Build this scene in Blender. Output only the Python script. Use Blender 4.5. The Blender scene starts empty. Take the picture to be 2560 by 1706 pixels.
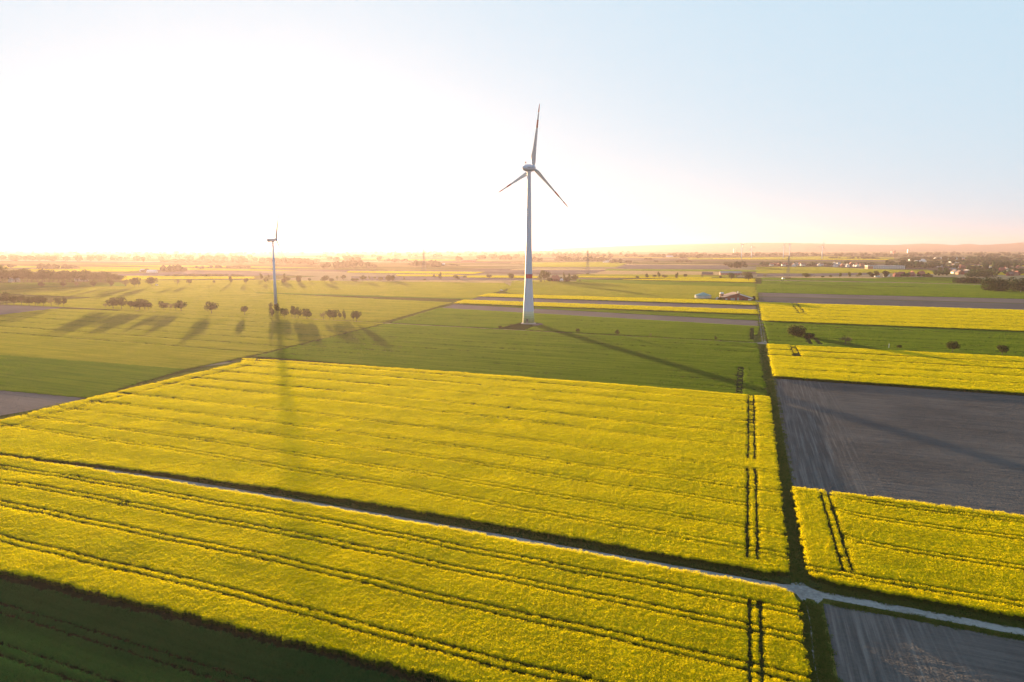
import bpy, bmesh, math, random
import numpy as np
from mathutils import Vector, Matrix
R = math.radians
random.seed(7); RNG = np.random.default_rng(7)
S = bpy.context.scene
COL = S.collection

# ------------------------------------------------------------------ camera
CAM_H = 58.0
PITCH = math.atan((853 - 620) / (2560 * 24 / 36))
cd = bpy.data.cameras.new('camera'); cam = bpy.data.objects.new('camera', cd); COL.objects.link(cam)
S.camera = cam
cd.lens = 24; cd.sensor_width = 36; cd.clip_start = 1; cd.clip_end = 60000
cam.location = (0, 0, CAM_H); cam.rotation_euler = (R(90) - PITCH, 0, 0)

# ------------------------------------------------------------------ light
SUN_EL, SUN_AZ = R(3.0), R(-19.4)          # azimuth clockwise from +Y
EXPOSURE = 2.9
w = bpy.data.worlds.new('World'); S.world = w; w.use_nodes = True
nt = w.node_tree; bg = nt.nodes['Background']
sk = nt.nodes.new('ShaderNodeTexSky'); sk.sky_type = 'NISHITA'; sk.sun_disc = False
sk.sun_elevation = SUN_EL; sk.sun_rotation = SUN_AZ
sk.air_density = 1.0; sk.dust_density = 1.0; sk.ozone_density = 2.0
hs = nt.nodes.new('ShaderNodeHueSaturation'); hs.inputs['Saturation'].default_value = 0.8
# evening haze evens the sky out: each channel is compressed, red least
sp_ = nt.nodes.new('ShaderNodeSeparateColor'); cb_ = nt.nodes.new('ShaderNodeCombineColor')
nt.links.new(sk.outputs[0], hs.inputs['Color']); nt.links.new(hs.outputs[0], sp_.inputs[0])
for i_, (k_, e_) in enumerate(((.612, .15), (.81, .085), (.97, .04))):
    p_ = nt.nodes.new('ShaderNodeMath'); p_.operation = 'POWER'; p_.inputs[1].default_value = e_
    m_ = nt.nodes.new('ShaderNodeMath'); m_.operation = 'MULTIPLY'; m_.inputs[1].default_value = k_
    nt.links.new(sp_.outputs[i_], p_.inputs[0]); nt.links.new(p_.outputs[0], m_.inputs[0]); nt.links.new(m_.outputs[0], cb_.inputs[i_])
nt.links.new(cb_.outputs[0], bg.inputs[0]); bg.inputs[1].default_value = 0.124
sd = bpy.data.lights.new('sun', 'SUN'); sd.energy = 4.3; sd.angle = R(0.8); sd.color = (1.0, 0.66, 0.34)
sun = bpy.data.objects.new('sun', sd); COL.objects.link(sun)
sdir = Vector((math.sin(SUN_AZ) * math.cos(SUN_EL), math.cos(SUN_AZ) * math.cos(SUN_EL), math.sin(SUN_EL)))
sun.rotation_euler = sdir.to_track_quat('Z', 'Y').to_euler(); sun.location = (0, 0, 300)
vs = S.view_settings
vs.view_transform = 'Standard'; vs.look = 'None'; vs.gamma = 1; vs.exposure = EXPOSURE; vs.use_curve_mapping = False
S.cycles.volume_bounces = 1; S.cycles.max_bounces = 6; S.cycles.transparent_max_bounces = 4
HAZE_DENSITY, HAZE_ANISO = 7.5e-5, 0.54

# ------------------------------------------------------------------ survey helpers: where things stand on the ground
FPX = 2560 * 24 / 36
def G(px, py, z=0.0):
    x = (px - 1280) / FPX; y = -(py - 853) / FPX
    d = (x, math.cos(PITCH) + y * math.sin(PITCH), y * math.cos(PITCH) - math.sin(PITCH))
    t = (CAM_H - z) / (-d[2])
    return (d[0] * t, d[1] * t)
def crop(ox, oy, s): return lambda x, y: (ox + x * s, oy + y * s)
c1 = crop(0, 560, .272); c2 = crop(640, 560, .272); c3 = crop(1280, 560, .272); c4 = crop(1920, 560, .272)
d1 = crop(2240, 600, .136); d2 = crop(1920, 600, .136); d3 = crop(1600, 600, .136); d4 = crop(1280, 600, .136)
d5 = crop(960, 600, .136); d6 = crop(640, 600, .136); d7 = crop(320, 600, .136); d8 = crop(0, 600, .136)
a1 = crop(0, 900, .514); a3 = crop(1720, 900, .514); a5 = crop(1840, 680, .2041); a6 = crop(1240, 640, .1404)
def GP(q, z=0): return G(q[0], q[1], z)
ANG = R(23.2)
UX, UY = math.cos(ANG), -math.sin(ANG)       # u runs along the field strips
VX, VY = math.sin(ANG), math.cos(ANG)        # v runs across them, away from the camera
def W(u, v): return (u * UX + v * VX, u * UY + v * VY)
def to_uv(x, y): return (x * UX + y * UY, x * VX + y * VY)
def bend(u): return np.where(u < -60, -2.4e-4 * (u + 60) ** 2, 0.0)   # the near strips curve slightly
LANE = -0.072
def lane_u(v, u0): return u0 + LANE * (v - 100)

# ------------------------------------------------------------------ tagging
def tag(o, label=None, cat=None, group=None, kind=None):
    if label: o['label'] = label
    if cat: o['category'] = cat
    if group: o['group'] = group
    if kind: o['kind'] = kind
    return o
def link(o, parent=None):
    COL.objects.link(o)
    if parent: o.parent = parent
    return o
def mesh_obj(name, verts, faces, mats, parent=None, midx=None, smooth=False):
    me = bpy.data.meshes.new(name); me.from_pydata([tuple(map(float, p)) for p in verts], [], faces)
    for m in (mats if isinstance(mats, (list, tuple)) else [mats]): me.materials.append(m)
    if midx is not None: me.polygons.foreach_set('material_index', midx)
    if smooth: me.polygons.foreach_set('use_smooth', [True] * len(me.polygons))
    me.update()
    return link(bpy.data.objects.new(name, me), parent)
def empty(name, loc=(0, 0, 0), rz=0, label=None, cat=None, group=None):
    o = bpy.data.objects.new(name, None); o.location = loc; o.rotation_euler = (0, 0, rz); o.empty_display_size = 1
    COL.objects.link(o); return tag(o, label, cat, group)
def ordinal(n):
    base = ['', 'first', 'second', 'third', 'fourth', 'fifth', 'sixth', 'seventh', 'eighth', 'ninth', 'tenth', 'eleventh', 'twelfth',
            'thirteenth', 'fourteenth', 'fifteenth', 'sixteenth', 'seventeenth', 'eighteenth', 'nineteenth']
    if n < 20: return base[n]
    tens = {2: 'twent', 3: 'thirt', 4: 'fort', 5: 'fift'}[n // 10]
    return tens + 'ieth' if n % 10 == 0 else tens + 'y-' + base[n % 10]
class MB:                                     # collects plain shapes into one mesh
    def __init__(s): s.v = []; s.f = []; s.m = []
    def add(s, vs_, fs, mi=0):
        o = len(s.v); s.v += [tuple(p) for p in vs_]; s.f += [tuple(i + o for i in f) for f in fs]; s.m += [mi] * len(fs)
    def box(s, x0, x1, y0, y1, z0, z1, mi=0):
        s.add([(x0, y0, z0), (x1, y0, z0), (x1, y1, z0), (x0, y1, z0), (x0, y0, z1), (x1, y0, z1), (x1, y1, z1), (x0, y1, z1)],
              [(3, 2, 1, 0), (4, 5, 6, 7), (0, 1, 5, 4), (1, 2, 6, 5), (2, 3, 7, 6), (3, 0, 4, 7)], mi)
    def bar(s, a, b, r, n=4, r2=None, mi=0):
        a = Vector(a); b = Vector(b); d = (b - a).normalized(); r2 = r if r2 is None else r2
        t = d.cross(Vector((0, 0, 1))); t = t if t.length > .01 else Vector((1, 0, 0)); t.normalize(); q = d.cross(t)
        vs_ = []
        for p, rr in ((a, r), (b, r2)):
            for i in range(n):
                k = 2 * math.pi * (i + .5) / n; vs_.append(p + t * math.cos(k) * rr + q * math.sin(k) * rr)
        s.add(vs_, [(i, (i + 1) % n, n + (i + 1) % n, n + i) for i in range(n)] + [tuple(range(n))[::-1], tuple(range(n, 2 * n))], mi)
    def lathe(s, prof, n=32, cx=0, cy=0, cap=True, mi=0):   # prof: (radius, z) upwards
        vs_ = []
        for r_, z in prof:
            for i in range(n):
                k = 2 * math.pi * i / n; vs_.append((cx + r_ * math.cos(k), cy + r_ * math.sin(k), z))
        fs = []
        for j in range(len(prof) - 1):
            for i in range(n):
                fs.append((j * n + i, j * n + (i + 1) % n, (j + 1) * n + (i + 1) % n, (j + 1) * n + i))
        if cap: fs += [tuple(range(n))[::-1], tuple(range((len(prof) - 1) * n, len(prof) * n))]
        s.add(vs_, fs, mi)
    def build(s, name, mats, parent=None, smooth=False): return mesh_obj(name, s.v, s.f, mats, parent, s.m, smooth)

# ------------------------------------------------------------------ materials
class N:                                      # small node-graph helper
    def __init__(s, name):
        s.m = bpy.data.materials.new(name); s.m.use_nodes = True; s.t = s.m.node_tree
        for n in list(s.t.nodes): s.t.nodes.remove(n)
        s.out = s.t.nodes.new('ShaderNodeOutputMaterial')
    def n(s, typ, **kw):
        x = s.t.nodes.new(typ)
        for k, v in kw.items(): setattr(x, k, v)
        return x
    def set(s, sock, v):
        if isinstance(v, bpy.types.NodeSocket): s.t.links.new(v, sock)
        else: sock.default_value = v
    def math(s, op, a, b=0.0, c=0.0):
        x = s.n('ShaderNodeMath', operation=op)
        for i, v in enumerate((a, b, c)): s.set(x.inputs[i], v)
        return x.outputs[0]
    def mix(s, f, a, b):
        x = s.n('ShaderNodeMix', data_type='RGBA')
        s.set(x.inputs[0], f); s.set(x.inputs[6], a); s.set(x.inputs[7], b); return x.outputs[2]
    def pos(s): return s.n('ShaderNodeNewGeometry').outputs['Position']
    def uv(s):                                # field coordinates (metres along and across the strips)
        p = s.pos(); r = []
        for ax in ((UX, UY, 0), (VX, VY, 0)):
            x = s.n('ShaderNodeVectorMath', operation='DOT_PRODUCT'); s.set(x.inputs[0], p); x.inputs[1].default_value = ax; r.append(x.outputs['Value'])
        return r
    def noise(s, vec, scale, detail=2, rough=.5, dim='3D'):
        x = s.n('ShaderNodeTexNoise', noise_dimensions=dim); s.set(x.inputs['Vector'], vec)
        x.inputs['Scale'].default_value = scale; x.inputs['Detail'].default_value = detail; x.inputs['Roughness'].default_value = rough
        return x
    def comb(s, x, y, z=0.0):
        c = s.n('ShaderNodeCombineXYZ'); s.set(c.inputs[0], x); s.set(c.inputs[1], y); s.set(c.inputs[2], z); return c.outputs[0]
    def ramp(s, f, a, b):                     # smooth 0..1 between a and b
        x = s.n('ShaderNodeMapRange', interpolation_type='SMOOTHSTEP'); s.set(x.inputs[0], f)
        x.inputs[1].default_value = a; x.inputs[2].default_value = b; return x.outputs[0]
    def leafy_normal(s, k, scale):            # unresolved canopy: facets lean every way
        nz = s.noise(s.pos(), scale, 1, .5).outputs['Color']
        a = s.n('ShaderNodeVectorMath', operation='SUBTRACT'); s.set(a.inputs[0], nz); a.inputs[1].default_value = (.5, .5, .5)
        b = s.n('ShaderNodeVectorMath', operation='MULTIPLY'); s.set(b.inputs[0], a.outputs[0]); b.inputs[1].default_value = (k, k, 0)
        c = s.n('ShaderNodeVectorMath', operation='ADD'); s.set(c.inputs[0], b.outputs[0]); c.inputs[1].default_value = (0, 0, 1)
        d = s.n('ShaderNodeVectorMath', operation='NORMALIZE'); s.set(d.inputs[0], c.outputs[0]); return d.outputs[0]
    def leaf(s, col, trans=.45, normal=None, tcol=None):
        a = s.n('ShaderNodeBsdfDiffuse'); b = s.n('ShaderNodeBsdfTranslucent'); s.set(a.inputs[0], col); s.set(b.inputs[0], tcol or col)
        if normal is not None: s.set(a.inputs['Normal'], normal); s.set(b.inputs['Normal'], normal)
        x = s.n('ShaderNodeMixShader'); x.inputs[0].default_value = trans
        s.t.links.new(a.outputs[0], x.inputs[1]); s.t.links.new(b.outputs[0], x.inputs[2])
        s.t.links.new(x.outputs[0], s.out.inputs[0]); return s.m
    def diffuse(s, col, normal=None):
        a = s.n('ShaderNodeBsdfDiffuse'); s.set(a.inputs[0], col)
        if normal is not None: s.set(a.inputs['Normal'], normal)
        s.t.links.new(a.outputs[0], s.out.inputs[0]); return s.m
    def principled(s, col, rough=.6, bump=None, **kw):
        a = s.n('ShaderNodeBsdfPrincipled'); s.set(a.inputs['Base Color'], col); s.set(a.inputs['Roughness'], rough)
        for k, v in kw.items(): s.set(a.inputs[k], v)
        if bump is not None:
            bp = s.n('ShaderNodeBump'); bp.inputs['Strength'].default_value = .4; bp.inputs['Distance'].default_value = .05
            s.set(bp.inputs['Height'], bump); s.t.links.new(bp.outputs[0], a.inputs['Normal'])
        s.t.links.new(a.outputs[0], s.out.inputs[0]); return s.m
def rgb(r, g, b): return (r, g, b, 1.0)

def paint(name, col, rough=.55, var=.12, scale=.6):
    g = N(name); nz = g.noise(g.n('ShaderNodeTexCoord').outputs['Object'], scale, 4, .6).outputs['Fac']
    dark = tuple(c * (1 - var * 2) for c in col[:3]) + (1,)
    return g.principled(g.mix(nz, dark, tuple(min(1, c * (1 + var)) for c in col[:3]) + (1,)), rough)

def wheat_surface(name, ca, cb, spacing=22.0, v0=0.0, k=8.0, trans=.4, lines=.55):
    g = N(name); u, v = g.uv()
    streak = g.noise(g.comb(g.math('MULTIPLY', u, .012), g.math('MULTIPLY', v, .35)), 1.0, 4, .65).outputs['Fac']
    patch = g.noise(g.pos(), .012, 3, .6).outputs['Fac']
    f = g.ramp(g.math('ADD', g.math('MULTIPLY', streak, .65), g.math('MULTIPLY', patch, .35)), .36, .62)
    col = g.mix(f, ca, cb)
    m = g.math('FLOORED_MODULO', g.math('ADD', v, 1000 * spacing - v0), spacing)
    dd = g.math('ABSOLUTE', g.math('SUBTRACT', g.math('ABSOLUTE', g.math('SUBTRACT', m, spacing / 2)), .95))
    ln = g.math('MULTIPLY', g.math('SUBTRACT', 1.0, g.ramp(dd, .2, .5)), lines)
    col = g.mix(ln, col, rgb(.035, .04, .018))
    return g.leaf(col, trans, g.leafy_normal(k, 1.7))
def soil_surface(name, ca, cb, k=1.6, furrow=.9):
    g = N(name); u, v = g.uv()
    streak = g.noise(g.comb(g.math('MULTIPLY', u, .02), g.math('MULTIPLY', v, furrow)), 1.0, 5, .7).outputs['Fac']
    patch = g.noise(g.pos(), .02, 4, .6).outputs['Fac']
    clod = g.noise(g.pos(), 2.5, 3, .7).outputs['Fac']
    f = g.ramp(g.math('ADD', g.math('MULTIPLY', streak, .5), g.math('ADD', g.math('MULTIPLY', patch, .32), g.math('MULTIPLY', clod, .18))), .36, .64)
    return g.diffuse(g.mix(f, ca, cb), g.leafy_normal(k, 3.0))
def rape_surface(name):
    g = N(name); u, v = g.uv()
    streak = g.noise(g.comb(g.math('MULTIPLY', u, .02), g.math('MULTIPLY', v, .5)), 1.0, 3, .6).outputs['Fac']
    return g.leaf(g.mix(g.ramp(streak, .3, .6), rgb(.50, .42, .012), rgb(.74, .60, .006)), .4, g.leafy_normal(4.5, 1.5))

WHEAT = wheat_surface('wheat canopy', rgb(.06, .115, .012), rgb(.095, .155, .016), 24)
WHEAT_PALE = wheat_surface('pale wheat canopy', rgb(.10, .15, .018), rgb(.145, .19, .024), 27, 5)
WHEAT_DEEP = wheat_surface('deep green wheat canopy', rgb(.05, .09, .012), rgb(.075, .125, .016), 24, 9)
SOIL = soil_surface('tilled soil', rgb(.12, .098, .092), rgb(.18, .15, .14))
SOIL_DARK = soil_surface('moist tilled soil', rgb(.08, .074, .075), rgb(.125, .115, .114))
STRAW = wheat_surface('pale stubble', rgb(.36, .28, .16), rgb(.46, .37, .22), 30, 0, 2.5, .1, .2)
RAPE_FAR = rape_surface('far rapeseed bloom')
GRASS = wheat_surface('grass verge', rgb(.06, .075, .02), rgb(.11, .115, .03), 500, 0, 4.0, .35, 0)
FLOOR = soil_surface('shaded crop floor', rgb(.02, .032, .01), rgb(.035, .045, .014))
def gravel(name, ca, cb):
    g = N(name); nz = g.noise(g.pos(), 1.4, 6, .75).outputs['Fac']; big = g.noise(g.pos(), .13, 3, .6).outputs['Fac']
    f = g.ramp(g.math('ADD', g.math('MULTIPLY', nz, .6), g.math('MULTIPLY', big, .4)), .36, .62)
    return g.diffuse(g.mix(f, ca, cb), g.leafy_normal(1.0, 6))
GRAVEL = gravel('pale crushed limestone', rgb(.14, .138, .138), rgb(.25, .25, .25))
DIRT = gravel('dry dirt track', rgb(.20, .155, .10), rgb(.34, .27, .18))
PAD = gravel('dark gravel hardstand', rgb(.14, .14, .15), rgb(.24, .235, .24))

def foliage(name, ca, cb, trans=.35, scale=.5):
    g = N(name); oi = g.n('ShaderNodeObjectInfo').outputs['Random']
    nz = g.noise(g.pos(), scale, 3, .6).outputs['Fac']
    f = g.math('ADD', g.math('MULTIPLY', g.ramp(nz, .3, .7), .7), g.math('MULTIPLY', oi, .3))
    return g.leaf(g.mix(f, ca, cb), trans)
LEAF = foliage('broadleaf foliage', rgb(.04, .055, .012), rgb(.085, .10, .022))
LEAF_DARK = foliage('dark hedge foliage', rgb(.022, .038, .012), rgb(.05, .07, .02), .22)
LEAF_PALE = foliage('sparse young foliage', rgb(.10, .10, .035), rgb(.16, .15, .06))
LEAF_BLUISH = foliage('blue green foliage', rgb(.03, .055, .025), rgb(.06, .09, .035), .25)
def wood_surface():
    g = N('distant wood foliage'); nz = g.noise(g.pos(), .05, 4, .65).outputs['Fac']
    return g.leaf(g.mix(g.ramp(nz, .3, .7), rgb(.03, .045, .014), rgb(.075, .09, .025)), .2)
WOOD = wood_surface()
BARK = paint('tree bark', rgb(.07, .055, .04), .9, .25, 3)

def plant_mat(name, ground_noise, g_lo, g_hi, y_lo, y_hi, trans):
    g = N(name); at = g.n('ShaderNodeAttribute', attribute_name='bloom').outputs['Fac']
    rnd = g.n('ShaderNodeObjectInfo').outputs['Random']
    nz = g.noise(g.pos(), ground_noise, 3, .6).outputs['Fac']
    if 'wheat' in name:                        # sowing strips and damp bands run along the field
        u, v = g.uv(); st = g.noise(g.comb(g.math('MULTIPLY', u, .012), g.math('MULTIPLY', v, .42)), 1.0, 4, .7).outputs['Fac']
        f = g.math('ADD', g.math('MULTIPLY', g.ramp(st, .36, .64), .65), g.math('ADD', g.math('MULTIPLY', g.ramp(nz, .3, .7), .25), g.math('MULTIPLY', rnd, .1)))
    else: f = g.math('ADD', g.math('MULTIPLY', g.ramp(nz, .3, .7), .7), g.math('MULTIPLY', rnd, .3))
    return g.leaf(g.mix(at, g.mix(f, g_lo, g_hi), g.mix(f, y_lo, y_hi)), trans)
RAPE = plant_mat('rapeseed plant', .25, rgb(.055, .085, .012), rgb(.09, .125, .018), rgb(.74, .61, .002), rgb(.90, .76, .003), .5)
WHEAT_P = plant_mat('wheat plant', .04, rgb(.046, .115, .008), rgb(.115, .19, .012), rgb(.072, .145, .010), rgb(.16, .235, .018), .5)
WHEAT_PP = plant_mat('pale wheat plant', .04, rgb(.115, .17, .014), rgb(.22, .25, .024), rgb(.17, .21, .02), rgb(.32, .32, .036), .5)
WHEAT_PD = plant_mat('deep green wheat plant', .04, rgb(.042, .11, .010), rgb(.10, .18, .014), rgb(.065, .14, .012), rgb(.14, .22, .018), .5)
STRAW_P = plant_mat('pale stubble stalk', .06, rgb(.34, .26, .14), rgb(.42, .33, .19), rgb(.44, .35, .21), rgb(.52, .42, .27), .3)
WHEAT_N = plant_mat('young wheat plant', .15, rgb(.016, .08, .026), rgb(.026, .105, .03), rgb(.026, .10, .026), rgb(.04, .125, .034), .38)
GRASS_P = plant_mat('grass blades', .3, rgb(.045, .085, .014), rgb(.075, .11, .02), rgb(.08, .11, .022), rgb(.11, .13, .03), .4)

# ------------------------------------------------------------------ plants: one clump of each kind, spread over each field
def clump(name, mat, tris, bloom):
    v = np.array(tris, dtype=float).reshape(-1, 3); n = len(v) // 3
    me = bpy.data.meshes.new(name); me.from_pydata(v.tolist(), [], [(3 * i, 3 * i + 1, 3 * i + 2) for i in range(n)])
    at = me.attributes.new('bloom', 'FLOAT', 'FACE'); at.data.foreach_set('value', np.array(bloom, dtype=np.float32))
    me.materials.append(mat); return bpy.data.objects.new(name, me)
def rape_clump(i):
    rg = np.random.default_rng(100 + i); T = []; B = []
    def card(c, size, tilt):
        n = rg.normal(size=3); n[2] = n[2] * tilt; n /= np.linalg.norm(n)
        a = np.cross(n, (0, 0, 1.)); a /= max(1e-6, np.linalg.norm(a)); b = np.cross(n, a)
        ph = rg.uniform(0, 6.28); A = a * math.cos(ph) + b * math.sin(ph); Bv = np.cross(n, A)
        for q in ((c - A * size, c + A * size * .8 - Bv * size * .5, c + Bv * size), ): T.append(q)
    for k in range(110):
        r = math.sqrt(rg.uniform()) * .56; th = rg.uniform(0, 6.28)
        z = .92 + .5 * rg.uniform() ** .8
        card(np.array((r * math.cos(th), r * math.sin(th), z)), rg.uniform(.042, .085), .9); B.append(1.0 if rg.uniform() > .17 else .2)
    for k in range(30):
        r = math.sqrt(rg.uniform()) * .55; th = rg.uniform(0, 6.28); z = rg.uniform(.25, 1.0)
        card(np.array((r * math.cos(th), r * math.sin(th), z)), rg.uniform(.09, .17), .8); B.append(0.0)
    for k in range(8):
        r = math.sqrt(rg.uniform()) * .5; th = rg.uniform(0, 6.28); p = np.array((r * math.cos(th), r * math.sin(th), 0)); q = rg.uniform(0, 6.28)
        wv = np.array((math.cos(q), math.sin(q), 0)) * .05
        T.append((p - wv, p + wv, p + np.array((rg.normal() * .1, rg.normal() * .1, 1.15)))); B.append(0.0)
    return clump('rapeseed_plant', RAPE, T, B)
def blade_clump(i, mat, h=.75, n=44, wd=.07):
    rg = np.random.default_rng(200 + i); T = []; B = []
    for k in range(n):
        r = math.sqrt(rg.uniform()) * .58; th = rg.uniform(0, 6.28); p = np.array((r * math.cos(th), r * math.sin(th), 0)); q = rg.uniform(0, 6.28)
        wv = np.array((math.cos(q), math.sin(q), 0)) * wd * rg.uniform(.7, 1.3)
        hh = h * rg.uniform(.75, 1.1); top = p + np.array((rg.normal() * .14, rg.normal() * .14, hh))
        T.append((p - wv, p + wv, top + wv * .4)); B.append(rg.uniform(0, .5))
        tp = top + np.array((rg.normal() * .06, rg.normal() * .06, 0))
        T.append((tp - wv * 1.1 - np.array((0, 0, h * .28)), tp + wv * 1.1 - np.array((0, 0, h * .12)), tp + np.array((0, 0, h * .05)))); B.append(1.0)
    return clump('wheat_plant', mat, T, B)
RAPES = [rape_clump(i) for i in range(4)]
WHEATS = [blade_clump(i, WHEAT_P) for i in range(3)]
WHEATS_NEAR = [blade_clump(i + 5, WHEAT_N, .7, 48, .06) for i in range(3)]
WHEATS_PALE = [blade_clump(i + 20, WHEAT_PP) for i in range(2)]
WHEATS_DEEP = [blade_clump(i + 30, WHEAT_PD) for i in range(2)]
STRAWS = [blade_clump(i + 40, STRAW_P, .5) for i in range(2)]
TUFTS = [blade_clump(i + 9, GRASS_P, .4, 30, .06) for i in range(3)]

def spread_group(kinds):
    ng = bpy.data.node_groups.new('plants on points', 'GeometryNodeTree')
    ng.interface.new_socket('Geometry', in_out='INPUT', socket_type='NodeSocketGeometry')
    ng.interface.new_socket('Geometry', in_out='OUTPUT', socket_type='NodeSocketGeometry')
    gi = ng.nodes.new('NodeGroupInput'); go = ng.nodes.new('NodeGroupOutput')
    ti = ng.nodes.new('GeometryNodeGeometryToInstance')
    for k in kinds:
        oi = ng.nodes.new('GeometryNodeObjectInfo'); oi.inputs['Object'].default_value = k
        ng.links.new(oi.outputs['Geometry'], ti.inputs[0])
    ip = ng.nodes.new('GeometryNodeInstanceOnPoints'); ip.inputs['Pick Instance'].default_value = True
    def att(nm, ty):
        a = ng.nodes.new('GeometryNodeInputNamedAttribute'); a.data_type = ty; a.inputs['Name'].default_value = nm; return a.outputs['Attribute']
    ng.links.new(gi.outputs[0], ip.inputs['Points']); ng.links.new(ti.outputs[0], ip.inputs['Instance'])
    ng.links.new(att('kind', 'INT'), ip.inputs['Instance Index']); ng.links.new(att('turn', 'FLOAT_VECTOR'), ip.inputs['Rotation'])
    ng.links.new(att('size', 'FLOAT_VECTOR'), ip.inputs['Scale']); ng.links.new(ip.outputs[0], go.inputs[0])
    return ng
NG_RAPE = spread_group(RAPES); NG_WHEAT = spread_group(WHEATS); NG_WNEAR = spread_group(WHEATS_NEAR); NG_TUFT = spread_group(TUFTS); NG_WPALE = spread_group(WHEATS_PALE); NG_WDEEP = spread_group(WHEATS_DEEP); NG_STRAW = spread_group(STRAWS)
PLANTS = {}

def inside(px, py, poly):
    r = np.zeros(len(px), bool); n = len(poly)
    for i in range(n):
        x1, y1 = poly[i]; x2, y2 = poly[(i + 1) % n]
        c = ((y1 > py) != (y2 > py)) & (px < (x2 - x1) * (py - y1) / ((y2 - y1) or 1e-9) + x1); r ^= c
    return r
STEPS = (1, 1.2, 1.45, 1.8, 2.3, 3.2, 4.4, 6.5, 9, 13)
def spacing_at(d, base):
    return np.select([d < 125, d < 165, d < 215, d < 280, d < 380, d < 540, d < 850, d < 1300, d < 2000], [base * f for f in STEPS[:-1]], base * STEPS[-1])
def spread(name, ng, poly, base, label, cat, keep=None, hscale=1.0, curved=False, wide=2.0, lowfn=None):
    us = [p[0] for p in poly]; vs_ = [p[1] for p in poly]; out = []
    for f in STEPS:
        s = base * f
        gu = np.arange(min(us), max(us), s); gv = np.arange(min(vs_) - 1, max(vs_) + 1, s)
        a, b = np.meshgrid(gu, gv); a = a.ravel() + RNG.uniform(-.5, .5, a.size) * s; b = b.ravel() + RNG.uniform(-.5, .5, b.size) * s
        x = a * UX + b * VX; y = a * UY + b * VY; d = np.hypot(x, y)
        m = np.isclose(spacing_at(d, base), s) & (np.abs(x) < y * .80 + 22) & (y > 55)
        a, b, x, y = a[m], b[m], x[m], y[m]
        bb = b - bend(a) if curved else b
        m = inside(a + .18 * np.sin(b * 1.7) + RNG.normal(0, .16, len(a)), bb + .16 * np.sin(a * .9) + .12 * np.sin(a * .23) + RNG.normal(0, .16, len(a)), poly)
        if keep is not None: m &= keep(a, bb, s)
        a, bb, x, y = a[m], bb[m], x[m], y[m]
        low = lowfn(a, bb) if lowfn else np.ones(len(a))
        out.append(np.column_stack([x, y, np.full(len(x), s), low]))
    P = np.concatenate(out); n = len(P)
    if n == 0: return None
    me = bpy.data.meshes.new(name); me.vertices.add(n)
    co = np.zeros((n, 3), np.float32); co[:, 0] = P[:, 0]; co[:, 1] = P[:, 1]
    me.vertices.foreach_set('co', co.ravel())
    t = np.zeros((n, 3), np.float32); t[:, 0] = RNG.normal(0, .03, n); t[:, 1] = RNG.normal(0, .03, n); t[:, 2] = RNG.uniform(0, 6.28, n)
    me.attributes.new('turn', 'FLOAT_VECTOR', 'POINT').data.foreach_set('vector', t.ravel())
    sz = np.zeros((n, 3), np.float32); hz = P[:, 2] * wide * RNG.uniform(.85, 1.15, n); sz[:, 0] = hz; sz[:, 1] = hz
    und = 1 + .03 * np.sin(P[:, 0] * .21 + 1.3 * np.sin(P[:, 1] * .13)) + .02 * np.sin(P[:, 1] * .37 + P[:, 0] * .11)
    sz[:, 2] = hscale * und * RNG.uniform(.96, 1.04, n) * P[:, 3]
    me.attributes.new('size', 'FLOAT_VECTOR', 'POINT').data.foreach_set('vector', sz.ravel())
    me.attributes.new('kind', 'INT', 'POINT').data.foreach_set('value', RNG.integers(0, 16, n).astype(np.int32))
    o = link(bpy.data.objects.new(name, me)); md = o.modifiers.new('plants', 'NODES'); md.node_group = ng
    tag(o, label, cat, None, 'stuff')
    return o

def tram(v_list, half=.95, cut=.42):
    def f(a, b, s):
        m = np.ones(len(a), bool); c = (.22 + .9 * s if cut > .4 else .14 + .72 * s) if cut > .25 else .14 + .6 * s
        for v0 in v_list:
            d = np.abs(np.abs(b - v0) - half); m &= d > c
        return m
    return f
def head(u0s, v0, v1, cut=.42):
    def f(a, b, s):
        m = np.ones(len(a), bool); c = .2 + .85 * s
        for u0 in u0s: m &= ~((np.abs(a - (u0 + LANE * (b - 100))) < c) & (b > v0) & (b < v1))
        return m
    return f
def both(*fs):
    def f(a, b, s):
        m = np.ones(len(a), bool)
        for q in fs: m &= q(a, b, s)
        return m
    return f
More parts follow.
